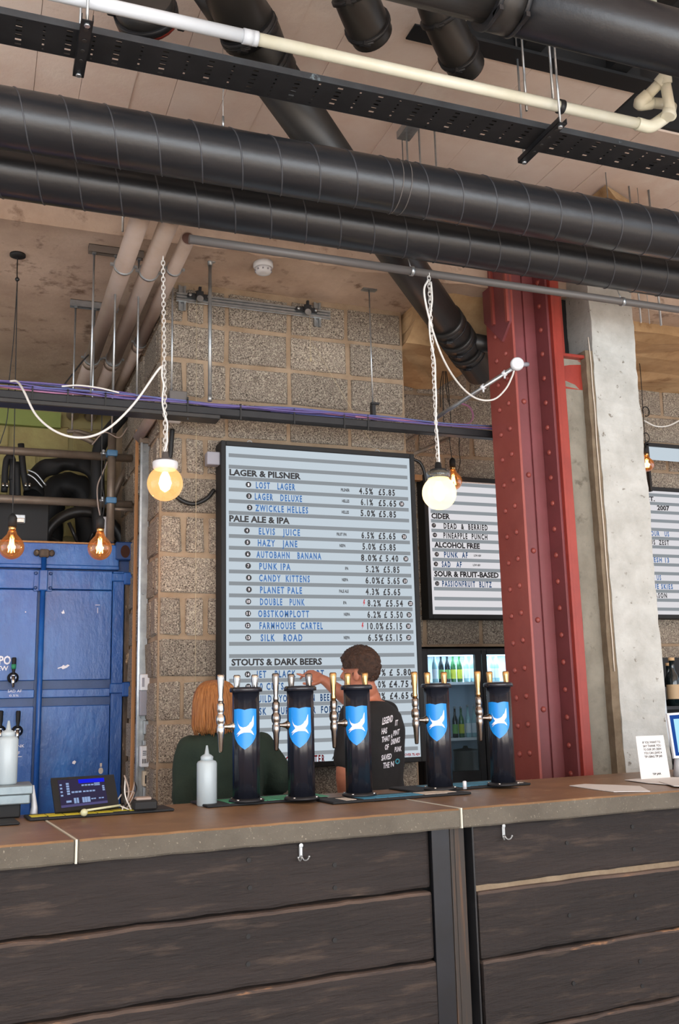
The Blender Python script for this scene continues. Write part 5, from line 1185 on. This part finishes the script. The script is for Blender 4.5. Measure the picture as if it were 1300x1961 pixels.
bm = B(); bx(bm, -.36, xR+.008, p.y-.088, p.y+.098, zb_-.032, zb_, .004); put('lid', bm, alu_m, t)
bm = B(); bx(bm, -.3, xR-.03, p.y-.05, p.y+.07, CT_+.002, zB_, .004); put('plinth', bm, blkmatt_m, t)
bm = B(); a = at(64, 1562, Z=CT_); tube(bm, [a+V(0, 0, .0), a+V(.002, 0, .03), a+V(-.004, 0, .08), a+V(-.006, 0, .105)], .02, 14, radii=[.030, .022, .015, .010], flat=.5); put('plastic_scoop', bm, plast_m, label='white plastic scoop handle standing on the bar left of the till screen', cat='scoop')
bm = B(); a = at(161, 1556, Z=CT_+.02); ball(bm, a, .013, seg=12); tube(bm, [a+V(0, 0, .006), a+V(.13, .05, .012)], .004, 8); put('bar_tool', bm, M('pale_metal_tool', '#c9c8a0', rough=.4), label='small pale bar tool with a round end in front of the till screen', cat='utensil')
t = thing('card_reader', 'black card reader in its cradle right of the till screen', 'card reader', tuple(at(275, 1552, Z=CT_+.012)))
a = at(256, 1554, Z=CT_+.010); b_ = at(300, 1550, Z=CT_+.010)
bm = B(); bx(bm, a.x, b_.x, a.y, a.y+.07, CT_+.011, CT_+.045, .006); put('cradle', bm, blkmatt_m, t)
bm = B(); bx(bm, a.x+.01, b_.x-.02, a.y+.012, a.y+.06, CT_+.045, CT_+.055, .003); put('reader', bm, greyp_m, t)
random.seed(12); t = thing('cable_tangle', 'tangle of pale and dark leads between till screen and card reader', 'cable', tuple(at(245, 1550, Z=CT_)))
c = at(243, 1552, Z=CT_+.01)
for k in range(9):
    e = at(random.choice((232, 238, 262, 258, 240)), random.uniform(1480, 1545), Y=c.y+.08); m_ = c.lerp(e, .5)+V(random.uniform(-.03, .03), 0, random.uniform(-.01, .03))
    bm = B(); tube(bm, spl([c+V(random.uniform(-.02, .02), random.uniform(0, .05), 0), m_, e], 6), .0028, 6); put('lead', bm, (greyp_m, black_cord, cord_m)[k % 3], t)
# tip card, papers, tablet at the right
cl = [at(1228, 1494, Z=CT_+.001), None, None, None]; y0_ = cl[0].y
cl = [at(1228, 1494, Y=y0_), at(1284, 1491, Y=y0_), at(1270, 1408, Y=y0_+.05), at(1217, 1410, Y=y0_+.05)]
cl[1].z = cl[0].z
t = thing('tip_card', 'white printed tip card propped against the concrete column on the bar', 'sign', tuple((cl[0]+cl[1])/2))
_, n = slab_from(cl, .003, 'card', paper_m, t)
bm = B(); axx = (cl[1]-cl[0]).normalized(); upv = ((cl[3]+cl[2])/2-(cl[0]+cl[1])/2); LH = upv.length; upv.normalize(); WD = (cl[1]-cl[0]).length
for k, s in enumerate(('IF YOU WANT TO', 'SAY THANK YOU', 'TO OUR OPS CREW', 'YOU CAN LEAVE A', 'TIP USING TIP JAR')):
    v_ = .82-k*.082; o_ = quad(cl, .21, v_)-n*.0008; text_bm(bm, s, 0, WD*.62, 0, LH*.052, 0, ax=axx, up=upv, orig=o_, bold=.02, depth=0)
o_ = quad(cl, .40, .10)-n*.0008; text_bm(bm, 'TIP JAR', 0, WD*.30, 0, LH*.04, 0, ax=axx, up=upv, orig=o_, bold=.03, depth=0)
put('lettering', bm, blackp_m, t, kind='stuff')
def paper(pts, label, z):
    bm = B(); vs = [at(x, y, Z=z) for x, y in pts]; poly(bm, vs, (0, 0, .002)); put('leaflet', bm, paper_m, label=label, cat='paper', group='papers on the bar')
paper([(1090, 1505), (1120, 1502), (1180, 1504), (1225, 1506), (1245, 1516), (1175, 1517), (1130, 1511)], 'white leaflets fanned on the bar in front of the concrete column', CT_+.001)
paper([(1196, 1494), (1240, 1490), (1300, 1489), (1340, 1490), (1340, 1500), (1280, 1503), (1240, 1500)], 'white papers at the foot of the tip card', CT_+.003)
paper([(1262, 1497), (1300, 1492), (1340, 1493), (1340, 1507), (1290, 1506)], 'white paper at the right picture edge on the bar', CT_+.006)
t = thing('tablet', 'white-framed tablet with blue screen at the right picture edge', 'tablet', tuple(at(1290, 1490, Z=CT_)))
y0_ = at(1290, 1492, Z=CT_).y+.05
cl = [at(1291, 1452, Y=y0_), at(1345, 1450, Y=y0_), at(1335, 1362, Y=y0_+.05), at(1277, 1366, Y=y0_+.05)]
_, n = slab_from(cl, .012, 'casing', plast_m, t)
bm = B(); bm.faces.new([bm.verts.new(quad(cl, a, b_)-n*.001) for a, b_ in ((.06, .05), (.95, .05), (.95, .95), (.06, .95))]); put('bezel', bm, glow('tablet_blue', '#2750a0', .8), t)
bm = B(); bm.faces.new([bm.verts.new(quad(cl, a, b_)-n*.002) for a, b_ in ((.17, .12), (.95, .12), (.95, .86), (.17, .86))]); put('display', bm, glow('tablet_light', '#a8dcf2', 1), t)
bm = B(); a = quad(cl, .5, .0); tube(bm, [V(a.x, y0_+.04, CT_), V(a.x, y0_+.035, a.z+.02)], .03, 12, radii=[.05, .035]); put('stand', bm, plast_m, t)

# ------------------------------------------------------------------ glass-door fridge and bottles
FY = 5.66
x0_ = xq(810, 1350, FY); zt = zq(830, 1238, FY); xg0 = xq(823, 1350, FY); xg1 = xq(920, 1350, FY); xg2 = xq(934, 1350, FY); xe_ = 3.95; zg1 = zq(860, 1254, FY); zg0 = zq(870, 1478, FY)
t = thing('bottle_fridge', 'black double-door display fridge against the back wall, between menu pier and red column', 'fridge', ((x0_+xe_)/2, 5.85, 0))
bm = B(); bx(bm, x0_, xe_, FY+.04, FY+.06, zt-.05, zt); bx(bm, x0_, xe_, FY+.04, 6.08, zt-.012, zt); bx(bm, x0_, x0_+.02, FY+.04, 6.08, 0, zt-.012); bx(bm, xe_-.02, xe_, FY+.04, 6.08, 0, zt-.012); bx(bm, x0_+.02, xe_-.02, 6.06, 6.08, .1, zt-.012); bx(bm, x0_+.02, xe_-.02, FY+.04, 6.06, 0, zg0-.03); put('cabinet', bm, black_m, t)
bm = B(); bx(bm, x0_+.02, xe_-.02, 6.052, 6.06, zg0-.03, zt-.012); put('liner', bm, M('fridge_liner', '#aebccb', rough=.35), t)
for nm, a, b_ in (('l', x0_, (xg1+xg2)/2-.003), ('r', (xg1+xg2)/2+.003, xe_)):
    fr = .045 if nm == 'l' else .036
    bm = B(); bx(bm, a, a+(xg0-x0_ if nm == 'l' else fr), FY, FY+.035, zg0-.10, zt-.02, .004); bx(bm, b_-fr, b_, FY, FY+.035, zg0-.10, zt-.02, .004); bx(bm, a+fr, b_-fr, FY, FY+.035, zg1, zt-.02); bx(bm, a+fr, b_-fr, FY, FY+.035, zg0-.10, zg0); d_ = put('door', bm, black_m, t)
    bm = B(); bx(bm, a+fr*.9, b_-fr*.9, FY+.012, FY+.016, zg0, zg1); put('glass', bm, clear_m, d_)
zs1 = zq(870, 1308, FY+.1); zs2 = zq(880, 1414, FY+.1)
for zz_ in (zs1, zs2, zg0-.02):
    bm = B(); bx(bm, x0_+.02, xe_-.02, FY+.06, 6.05, zz_-.008, zz_); sh = put('shelf', bm, zinc_m, t)
    bm = B(); bx(bm, x0_+.02, xe_-.02, FY+.052, FY+.06, zz_-.012, zz_+.006); put('shelf_edge', bm, plast_m, sh)
led = glow('fridge_led', '#cfe6ff', 5)
bm = B(); bx(bm, x0_+.03, xe_-.03, FY+.065, FY+.08, zg1-.006, zg1+.006); put('light_strip', bm, led, t)
bm = B(); bx(bm, xg0+.0, xg0+.01, FY+.06, FY+.07, zs2, zg1-.01); put('light_strip', bm, led, t)
l = bpy.data.lights.new('fridge_light', 'AREA'); l.shape = 'RECTANGLE'; l.size = .9; l.size_y = .1; l.energy = 5; l.color = (.75, .88, 1); lo = bpy.data.objects.new('fridge_light', l); COL.objects.link(lo); lo.location = ((x0_+xe_)/2, FY+.16, zt-.03); l.energy = 16
def bottle(x, y, z, h, r, gm, lm, label, cat='bottle', group='bottles in the fridge', cap=None):
    t = thing('bottle', label, cat, (x, y, z), group)
    bm = B(); lathe(bm, [(r*.9, 0), (r, .005), (r, h*.52), (r*.85, h*.62), (r*.4, h*.74), (r*.36, h*.95), (r*.42, h*.955), (r*.42, h*.98)], (x, y, z), 16); put('glass', bm, gm, t)
    bm = B(); lathe(bm, [(r*1.02, h*.14), (r*1.02, h*.44)], (x, y, z), 16, cap=False); put('label_band', bm, lm, t)
    bm = B(); lathe(bm, [(r*.46, h*.94), (r*.46, h), (r*.3, h+.002)], (x, y, z), 12); put('cap', bm, cap or zinc_m, t)
    return t
gg = M('green_bottle_glass', '#2c5a34', rough=.08, spec=.7); gb = M('brown_bottle_glass', '#3c2414', rough=.08, spec=.7); gc = M('pale_bottle_glass', '#8fb4b8', rough=.1, spec=.7); gd = M('dark_bottle_glass', '#101a1c', rough=.1, spec=.7)
yl = M('yellow_label', '#b8b83a', rough=.6); wl = M('white_label', '#d5dade', rough=.6); gl_ = M('green_label', '#6f9d54', rough=.6); tl_ = M('tan_label', '#b79b78', rough=.6)
kinds = [bottle(0, 0, 0, .21, .0185, gc, wl, 'x'), bottle(0, 0, 0, .20, .0185, gd, gl_, 'x'), bottle(0, 0, 0, .20, .0185, gg, yl, 'x')]
used = [False]*3
def place(k, x, y, z, label):
    if not used[k]:
        used[k] = True; o = kinds[k]; d_ = Vector((x, y, z))-W[o]; o.location = (x, y, z); W[o] = Vector((x, y, z)); o['label'] = label
        return o
    return dup(kinds[k], Vector((x, y, z))-W[kinds[k]], label)
names = ['pale glass bottle with white label', 'dark glass bottle with green label', 'green glass bottle with yellow label']
yb_ = FY+.16
for i, (px_, k) in enumerate(((833, 0), (845, 1), (857, 1), (868, 2), (880, 2), (893, 0), (905, 0), (940, 0), (951, 0))):
    place(k, xq(px_, 1290, yb_), yb_, zs1+.001, '%s on the top fridge shelf, %s' % (names[k], ('first from the left', 'second from the left', 'third from the left', 'fourth from the left', 'fifth from the left', 'sixth from the left', 'seventh from the left', 'first behind right door', 'second behind right door')[i]))
for i, (px_, k) in enumerate(((872, 1), (884, 2), (897, 0), (909, 0))):
    place(k, xq(px_, 1400, yb_), yb_, zs2+.001, '%s on the middle fridge shelf, %s from the left' % (names[k], ('first', 'second', 'third', 'fourth')[i]))
tb = thing('stock_pot', 'dark pot standing in the bottom of the fridge', 'pot', (xq(897, 1470, yb_), yb_, zg0-.018))
bm = B(); lathe(bm, [(.075, 0), (.078, .01), (.078, .13), (.082, .135)], (xq(897, 1470, yb_), yb_+.03, zg0-.018), 24); put('pot_body', bm, dgrey_m, tb)
bm = B(); lathe(bm, [(.083, .135), (.08, .142), (.02, .15), (.012, .165)], (xq(897, 1470, yb_), yb_+.03, zg0-.018), 24); put('pot_lid', bm, black_m, tb)
bm = B(); lathe(bm, [(.028, 0), (.03, .01), (.03, .10), (.02, .12), (.014, .13)], (xq(922, 1470, yb_), yb_-.02, zg0-.018), 18); put('small_tub', bm, plast_m, label='white tub beside the dark pot in the bottom of the fridge', cat='tub')
bm = B(); p = at(890, 1511, Z=CT_+.012); lathe(bm, [(.008, 0), (.008, .03), (.004, .032)], p, 12); put('plastic_stopper', bm, plast_m, label='little white plastic stopper on the bar between the two right beer fonts', cat='stopper')
# spirits shelf at the right picture edge
sy = 4.9; t = thing('spirit_shelf', 'dark steel shelf rack right of the concrete column', 'shelf', (4.05, sy+.1, 0))
xs0 = xq(1277, 1400, sy)
zA_, zB2 = zq(1290, 1352, sy), zq(1290, 1258, sy)
bm = B(); bx(bm, xs0-.02, xs0+.6, sy-.04, sy+.2, zA_-.02, zA_); put('shelf_board', bm, black_m, t)
bm = B(); bx(bm, xs0-.02, xs0+.6, sy-.04, sy+.2, zA_-.36, zA_-.34); put('shelf_board', bm, black_m, t)
bm = B(); bx(bm, xs0-.035, xs0-.02, sy-.04, sy+.2, 0, zA_+.32); bx(bm, xs0+.6, xs0+.615, sy-.04, sy+.2, 0, zA_+.32); put('rack_side', bm, chrome_m, t)
bm = B(); bx(bm, xs0-.02, xs0+.6, sy+.19, sy+.2, 0, zA_+.3); put('rack_back', bm, blkmatt_m, t)
for k, (px_, lab) in enumerate(((1291, 'dark spirit bottle with tan label and cork, at the right picture edge'), (1283, 'slimmer dark spirit bottle behind the tan-labelled one'))):
    yy_ = sy+.02+k*.09; bottle(xq(px_, 1330, yy_), yy_, zA_+.001, .29-.03*k, .042-.012*k, gd, tl_ if k == 0 else wl, lab, group='spirits on the right shelf', cap=M('cork', '#c9a57a', rough=.8))

# ------------------------------------------------------------------ people
def remeshed(bm, voxel, smooth=6):
    me = bpy.data.meshes.new('tmp'); bmesh.ops.recalc_face_normals(bm, faces=bm.faces); bm.to_mesh(me); bm.free()
    o = bpy.data.objects.new('tmp', me); COL.objects.link(o)
    r = o.modifiers.new('r', 'REMESH'); r.mode = 'VOXEL'; r.voxel_size = voxel; r.use_smooth_shade = True
    s = o.modifiers.new('s', 'SMOOTH'); s.factor = .5; s.iterations = smooth
    dg = bpy.context.evaluated_depsgraph_get(); dg.update()
    m2 = bpy.data.meshes.new_from_object(o.evaluated_get(dg)); bpy.data.objects.remove(o)
    b = B(); b.from_mesh(m2); bpy.data.meshes.remove(m2)
    for f in b.faces: f.smooth = True
    return b
def loft(bm, secs, seg=28):
    """secs: (centre, lateral unit, forward unit, half width, half depth)"""
    rings = []
    for c, L_, F_, a, b_ in secs:
        rings.append([bm.verts.new(Vector(c)+L_*(math.copysign(abs(math.cos(t))**.85, math.cos(t))*a)+F_*(math.copysign(abs(math.sin(t))**.85, math.sin(t))*b_)) for t in [2*PI*k/seg for k in range(seg)]])
    for a, b_ in zip(rings, rings[1:]):
        for k in range(seg): bm.faces.new((a[k], a[(k+1) % seg], b_[(k+1) % seg], b_[k]))
    bm.faces.new(rings[0][::-1]); bm.faces.new(rings[-1])
def limb(bm, pts, radii):
    tube(bm, spl(pts, 5), .05, 16, radii=interp(radii, (len(pts)-1)*5+1))
    ball(bm, pts[0], radii[0], seg=14); ball(bm, pts[-1], radii[-1], seg=12)
def interp(r, n):
    out = []
    for i in range(n):
        f = i/(n-1)*(len(r)-1); k = min(int(f), len(r)-2); out.append(r[k]+(r[k+1]-r[k])*(f-k))
    return out
def hand(bm, wrist, dirv, palmn, thumb_side, curl, spread=.012, point=False):
    """palm plus five separate bent fingers; palmn = back-of-hand normal"""
    d = dirv.normalized(); n = palmn.normalized(); s = d.cross(n).normalized()*thumb_side
    pc = wrist+d*.048
    rot = Matrix((s, d, n)).transposed()
    ball(bm, pc, 1, (.041, .052, .016), 14, rot=rot)
    tube(bm, [wrist-d*.02, wrist+d*.03], .024, 12, radii=[.026, .026])
    for k, (off, L_) in enumerate(((.030, .072), (.010, .080), (-.010, .074), (-.029, .058))):
        base = wrist+d*.082+s*off; c_ = 0.06 if (point and k == 0) else curl
        p = base; dd = (d+s*off*2.2).normalized(); pts = [wrist+d*.05+s*off*.8, base]
        for j in range(3):
            ang = c_*(j+1)*.9; v = (dd*math.cos(ang)-n*math.sin(ang)).normalized(); p = p+v*(L_*(.42, .32, .26)[j]); pts.append(p)
        tube(bm, pts, .008, 10, radii=[.010, .0098, .0088, .0082, .0066]); ball(bm, pts[-1], .0068, seg=8)
    tb = wrist+d*.022+s*.026; pts = [tb, tb+(s*.8+d*.6-n*.25).normalized()*.036, tb+(s*.8+d*.6-n*.25).normalized()*.036+(s*.35+d*.95-n*.3).normalized()*.032, tb+(s*.8+d*.6-n*.25).normalized()*.036+(s*.35+d*.95-n*.3).normalized()*.032+(s*.1+d-n*.3).normalized()*.024]
    tube(bm, pts, .01, 10, radii=[.014, .012, .0105, .008]); ball(bm, pts[-1], .0082, seg=8)
def head(bm, c, Fh, Lh, s=1.0):
    U = Fh.cross(Lh)*-1
    if U.z < 0: U = -U
    R3 = Matrix((Lh, Fh, U)).transposed()
    P = lambda a, b_, g: c+Lh*a*s+Fh*b_*s+U*g*s
    ball(bm, P(0, -.012, .022), 1, (.077*s, .097*s, .098*s), 20, rot=R3)
    ball(bm, P(0, .018, -.030), 1, (.064*s, .076*s, .088*s), 18, rot=R3)
    ball(bm, P(0, .062, -.092), 1, (.028*s, .024*s, .022*s), 12, rot=R3)                       # chin
    tube(bm, [P(0, .088, .012), P(0, .108, -.022), P(0, .100, -.030)], .01, 10, radii=[.009*s, .0145*s, .011*s])      # nose
    for a in (-1, 1):
        ball(bm, P(a*.078, -.006, -.014), 1, (.010*s, .020*s, .033*s), 12, rot=R3)              # ears
        ball(bm, P(a*.032, .083, .022), 1, (.024*s, .010*s, .010*s), 10, rot=R3)                # brows
        ball(bm, P(a*.040, .070, -.026), 1, (.024*s, .018*s, .018*s), 10, rot=R3)               # cheeks
    for dz in (-.060, -.070): tube(bm, [P(-.024, .083, dz), P(0, .093, dz), P(.024, .083, dz)], .006*s, 8)             # lips
    return P, R3
def eyes(par, P, s=1.0):
    for a in (-1, 1):
        b = B(); ball(b, P(a*.031, .064, .002), .0105*s, seg=12); put('eye', b, plast_m, par)
def unit(x, y, z=0): return Vector((x, y, z)).normalized()

# --- man in the black T-shirt, pointing at the board
Fm, Lm = unit(-.55, .83), unit(.83, .55)
C = V(1.945, 4.70, 0)
def tc(z, f=0, l=0): return V(C.x, C.y, z)+Fm*f+Lm*l
man = thing('person', 'man with short brown hair in a black slogan T-shirt, pointing at the big menu board', 'person', (C.x, C.y, 0))
def torso(bm, g):
    loft(bm, [(tc(.84), Lm, Fm, .165+g, .115+g), (tc(.95), Lm, Fm, .168+g, .118+g), (tc(1.08), Lm, Fm, .155+g, .108+g), (tc(1.22, .0), Lm, Fm, .172+g, .118+g), (tc(1.33, .0), Lm, Fm, .188+g, .118+g), (tc(1.40, .0), Lm, Fm, .178+g, .098+g), (tc(1.445, .005), Lm, Fm, .120+g, .075+g), (tc(1.47, .01), Lm, Fm, .07+g, .06+g)])
lsh = tc(1.40, .01, -.175); rsh = tc(1.405, .03, .175)
hand_w = at(622, 1303, Y=5.03); hand_t = at(563, 1277, Y=5.11)
relb = at(668, 1340, Y=5.0)
lel = at(659, 1478, Y=4.62); lha = lel+V(.05, .13, -.18)
hc = at(690, 1287, Y=4.70)
Fh, Lh = unit(-.72, .69, -.02), unit(.69, .72, .06)
Lh = (Lh-Fh*Lh.dot(Fh)).normalized()
bm = B(); torso(bm, 0)
limb(bm, [tc(1.44, .01), tc(1.50, .03), hc+V(.02, -.01, -.075)], [.062, .056, .054])
P, R3 = head(bm, hc, Fh, Lh, .98)
limb(bm, [rsh, rsh.lerp(relb, .5)+V(0, .0, -.012), relb, relb.lerp(hand_w, .5)+V(0, 0, .0), hand_w], [.055, .046, .041, .038, .027])
hd = (hand_t-hand_w); hand(bm, hand_w, hd, unit(.1, -.75, .62), -1, .55, point=True)
limb(bm, [lsh, lsh.lerp(lel, .5), lel, lel.lerp(lha, .5), lha], [.055, .048, .042, .038, .026]); hand(bm, lha, unit(.1, 1, -.1), unit(-.3, 0, 1), 1, .35)
for s in (-1, 1): limb(bm, [tc(.88, 0, s*.085), tc(.48, .02, s*.09), tc(.09, -.01, s*.095)], [.085, .06, .042]); limb(bm, [tc(.045, -.02, s*.095), tc(.04, .14, s*.10)], [.04, .034])
body = put('body', remeshed(bm, .006, 4), skin_m, man); eyes(body, P, .98)
bm = B(); torso(bm, .010)
lcut = lsh.lerp(lel, .78); rcut = rsh.lerp(relb, .62)
limb(bm, [lsh+V(0, 0, .004), lsh.lerp(lel, .4), lcut], [.068, .068, .064]); limb(bm, [rsh, rsh.lerp(relb, .35), rcut], [.066, .064, .060])
bt = remeshed(bm, .009, 5)
for v in bt.verts:
    v.co += Vector([noise.noise(v.co*9+V(i*5, 0, 0))*.006 for i in range(3)])+V(noise.noise(V(v.co.x*30, v.co.y*10, v.co.z*6))*.002, 0, 0)
bt.normal_update(); bvh = BVHTree.FromBMesh(bt)
tee = put('t_shirt', bt, tee_m, man)
bm = B()
def hips(bm, g):
    loft(bm, [(tc(.80), Lm, Fm, .155+g, .11+g), (tc(.92), Lm, Fm, .168+g, .118+g), (tc(.985), Lm, Fm, .164+g, .115+g)])
hips(bm, .016)
for s in (-1, 1): limb(bm, [tc(.86, 0, s*.085), tc(.48, .02, s*.09), tc(.10, -.01, s*.095)], [.10, .078, .062])
put('trousers', remeshed(bm, .012, 4), trous_m, man)
bm = B()
for s in (-1, 1): limb(bm, [tc(.05, -.03, s*.095), tc(.045, .15, s*.10)], [.05, .042])
put('shoes', remeshed(bm, .01, 2), blkmatt_m, man)
def hair_cap(c, Fh, Lh, s, rx, ry, rz, up, keep, seed, amp, sub=5):
    U = Fh.cross(Lh); U = U if U.z > 0 else -U
    b = B(); bmesh.ops.create_icosphere(b, subdivisions=sub, radius=1)
    kill = []
    for v in b.verts:
        a, f, u_ = v.co.x, v.co.y, v.co.z
        k = 1+noise.noise(v.co*5+V(seed, 0, 0))*amp+noise.noise(v.co*14+V(seed, 3, 0))*amp*.7+abs(noise.noise(v.co*30))*amp*.6
        v.co = c+(Lh*a*rx*k+Fh*f*ry*k+U*(u_*rz*k+up))*s
        if not keep(a, f, u_): kill.append(v)
    bmesh.ops.delete(b, geom=kill, context='VERTS')
    for f in b.faces: f.smooth = True
    return b
bm = hair_cap(hc, Fh, Lh, .98, .089, .113, .112, .030, lambda a, f, u_: (u_ > -.12 and f < .62+u_*.5) or (f < -.35 and u_ > -.72) or (f < .12 and u_ > -.42 and abs(a) < .97), 3, .07)
put('hair', bm, hair_m, man)
# slogan printed on the back of the shirt
def on_tee(s, x0, y0, x1, h, tilt, mi, bm, bold=.03):
    key = (s, bold, 0)
    if key not in _tc: tmp = B(); text_bm(tmp, s, 0, 1, 0, 1, 0, bold=bold); tmp.free()
    vs, fs = _tc[key]; mx = max(v.x for v in vs); mn = min(v.x for v in vs)
    nv = []
    for v in vs:
        u_ = (v.x-mn)/(mx-mn)*(x1-x0); w_ = v.y/.70*h; px_ = x0+u_*math.cos(tilt)+w_*math.sin(tilt)*.3; py_ = y0-w_-u_*math.sin(tilt)
        d = (cf+cr*((px_-650)/F)-cu*((py_-980.5)/F)).normalized(); loc, nn, _, _ = bvh.ray_cast(O, d)
        nv.append(bm.verts.new(loc+nn*.002) if loc else None)
    for f in fs:
        q = [nv[i] for i in f]
        if None in q: continue
        try: bm.faces.new(q).material_index = mi
        except ValueError: pass
tx = lambda v: 600+v/6.13
ty = lambda v: 1220+v/6.13
teal = M('teal_print', '#3f9db0', rough=.6)
bm = B()
for s, a, b_, y, h, tl2, mi in (('LEGEND', 803, 932, 1030, 78, .30, 0), ('IT', 955, 988, 1040, 62, .2, 0), ('HAS', 797, 862, 1140, 66, .2, 0), ('THAT', 797, 895, 1235, 62, .22, 0), ('A', 903, 925, 1190, 50, .2, 0), ('PINT', 932, 1008, 1160, 60, .3, 0), ('OF', 835, 880, 1325, 62, .15, 0), ('DRINKS', 905, 1015, 1265, 62, .3, 0), ('PUNK', 950, 1030, 1348, 56, .15, 0), ('SAVED', 795, 915, 1450, 62, .2, 0), ('THE', 815, 890, 1540, 64, .15, 0), ('N', 905, 940, 1520, 60, .1, 0), ('O', 955, 1010, 1490, 60, .1, 1)):
    on_tee(s, tx(a), ty(y), tx(b_), h/6.13, tl2, mi, bm)
for k in range(24):
    pass
put('slogan', bm, [white_m, teal], tee, kind='stuff', label='white and teal slogan print')

# --- ginger-haired person in the dark green sweatshirt
Fw, Lw = unit(.10, .99), unit(.99, -.10)
Cw = V(1.115, 4.50, 0)
def wc(z, f=0, l=0): return V(Cw.x, Cw.y, z)+Fw*f+Lw*l
wom = thing('person', 'person with a ginger bob in a dark green sweatshirt, seen from behind at left', 'person', (Cw.x, Cw.y, 0))
hw = V(1.068, 4.52, 1.462)
ls, rs = wc(1.285, 0, -.165), wc(1.285, 0, .165)
le = at(356, 1545, Y=4.45); re = at(531, 1494, Y=4.48); lh_ = le+V(.10, .2, -.05); rh_ = re+V(-.12, .2, -.03)
def wt(bm, g):
    loft(bm, [(wc(.80), Lw, Fw, .17+g, .12+g), (wc(.95), Lw, Fw, .172+g, .125+g), (wc(1.05), Lw, Fw, .15+g, .11+g), (wc(1.18), Lw, Fw, .158+g, .115+g), (wc(1.26), Lw, Fw, .172+g, .105+g), (wc(1.315), Lw, Fw, .135+g, .085+g), (wc(1.35, 0, -.02), Lw, Fw, .07+g, .06+g)])
bm = B(); wt(bm, 0); limb(bm, [wc(1.32, 0, -.02), hw+V(0, -.01, -.08)], [.055, .05])
P, R3 = head(bm, hw, unit(-.05, 1), unit(1, .05), .92)
limb(bm, [ls, ls.lerp(le, .5)+V(-.01, 0, 0), le, le.lerp(lh_, .5), lh_], [.05, .044, .038, .033, .024]); hand(bm, lh_, unit(.4, 1, -.1), unit(0, 0, 1), 1, .5)
limb(bm, [rs, rs.lerp(re, .5)+V(.01, 0, 0), re, re.lerp(rh_, .5), rh_], [.05, .044, .038, .033, .024]); hand(bm, rh_, unit(-.4, 1, -.1), unit(0, 0, 1), -1, .5)
for s in (-1, 1): limb(bm, [wc(.84, 0, s*.085), wc(.46, .01, s*.09), wc(.09, -.01, s*.095)], [.09, .06, .042]); limb(bm, [wc(.045, -.02, s*.095), wc(.04, .13, s*.10)], [.038, .032])
body = put('body', remeshed(bm, .006, 4), skin_m, wom); eyes(body, P, .92)
bm = B(); wt(bm, .018)
limb(bm, [ls+V(0, 0, -.005), ls.lerp(le, .5)+V(-.012, 0, 0), le, le.lerp(lh_, .5), le.lerp(lh_, .9)], [.062, .060, .056, .052, .044]); limb(bm, [rs+V(0, 0, -.005), rs.lerp(re, .5)+V(.012, 0, 0), re, re.lerp(rh_, .5), re.lerp(rh_, .9)], [.062, .064, .068, .056, .044])
bt = remeshed(bm, .010, 6)
for v in bt.verts: v.co += Vector([noise.noise(v.co*9+V(i*5, 2, 0))*.012 for i in range(3)])
put('sweatshirt', bt, sweat_m, wom)
bm = B(); loft(bm, [(wc(.76), Lw, Fw, .165, .12), (wc(.9), Lw, Fw, .186, .135), (wc(.97), Lw, Fw, .18, .13)])
for s in (-1, 1): limb(bm, [wc(.82, 0, s*.085), wc(.46, .01, s*.09), wc(.10, -.01, s*.095)], [.10, .075, .06])
put('trousers', remeshed(bm, .012, 4), trous_m, wom)
bm = B()
for s in (-1, 1): limb(bm, [wc(.05, -.03, s*.095), wc(.045, .14, s*.10)], [.048, .04])
put('shoes', remeshed(bm, .01, 2), blkmatt_m, wom)
# bob: a shell of strands falling from the crown
bm = B(); Fh, Lh = unit(-.05, 1), unit(1, .05); n = 96; rows_ = 18
prof = [(.012, .122), (.045, .115), (.070, .098), (.086, .07), (.094, .035), (.097, .0), (.099, -.035), (.102, -.07), (.100, -.10), (.088, -.118)]
rings = []
for j, (r, z) in enumerate(prof):
    ring = []
    for k in range(n):
        a = 2*PI*k/n; rr = r*(1+.030*math.sin(a*23+j*.5)*min(1, j/3)+.05*noise.noise(V(math.cos(a)*3, math.sin(a)*3, j*.35))+.02*math.sin(a*41+j*.9))
        zz = z+(.012*noise.noise(V(math.cos(a)*6, math.sin(a)*6, 5)) if j > 6 else 0)
        ring.append(bm.verts.new(hw+Lh*(math.cos(a)*rr*.97)+Fh*(math.sin(a)*rr*1.08-.006)+V(0, 0, zz)))
    rings.append(ring)
for j in range(len(rings)-1):
    for k in range(n):
        a = 2*PI*(k+.5)/n
        if j > 2 and math.sin(a) > .62: continue            # open for the face
        f = bm.faces.new((rings[j][k], rings[j+1][k], rings[j+1][(k+1) % n], rings[j][(k+1) % n])); f.smooth = True
bm.faces.new(rings[0])
random.seed(21)
for k in range(120):                                        # separate locks over the shell
    a = 2*PI*k/120+random.uniform(-.02, .02)
    if .75 < math.sin(a): continue
    e = random.uniform(.99, 1.06); L_ = [hw+Lh*(math.cos(a+.05*math.sin(j+k))*r*e)+Fh*(math.sin(a)*r*1.1*e-.006)+V(0, 0, z) for j, (r, z) in enumerate(prof)]
    L_[-1] += V(random.uniform(-.006, .006), 0, random.uniform(-.018, .01))
    tube(bm, spl(L_, 2), .004, 5, radii=interp([.003, .0055, .006, .006, .005, .0015], len(spl(L_, 2))))
put('hair', bm, ginger_m, wom)
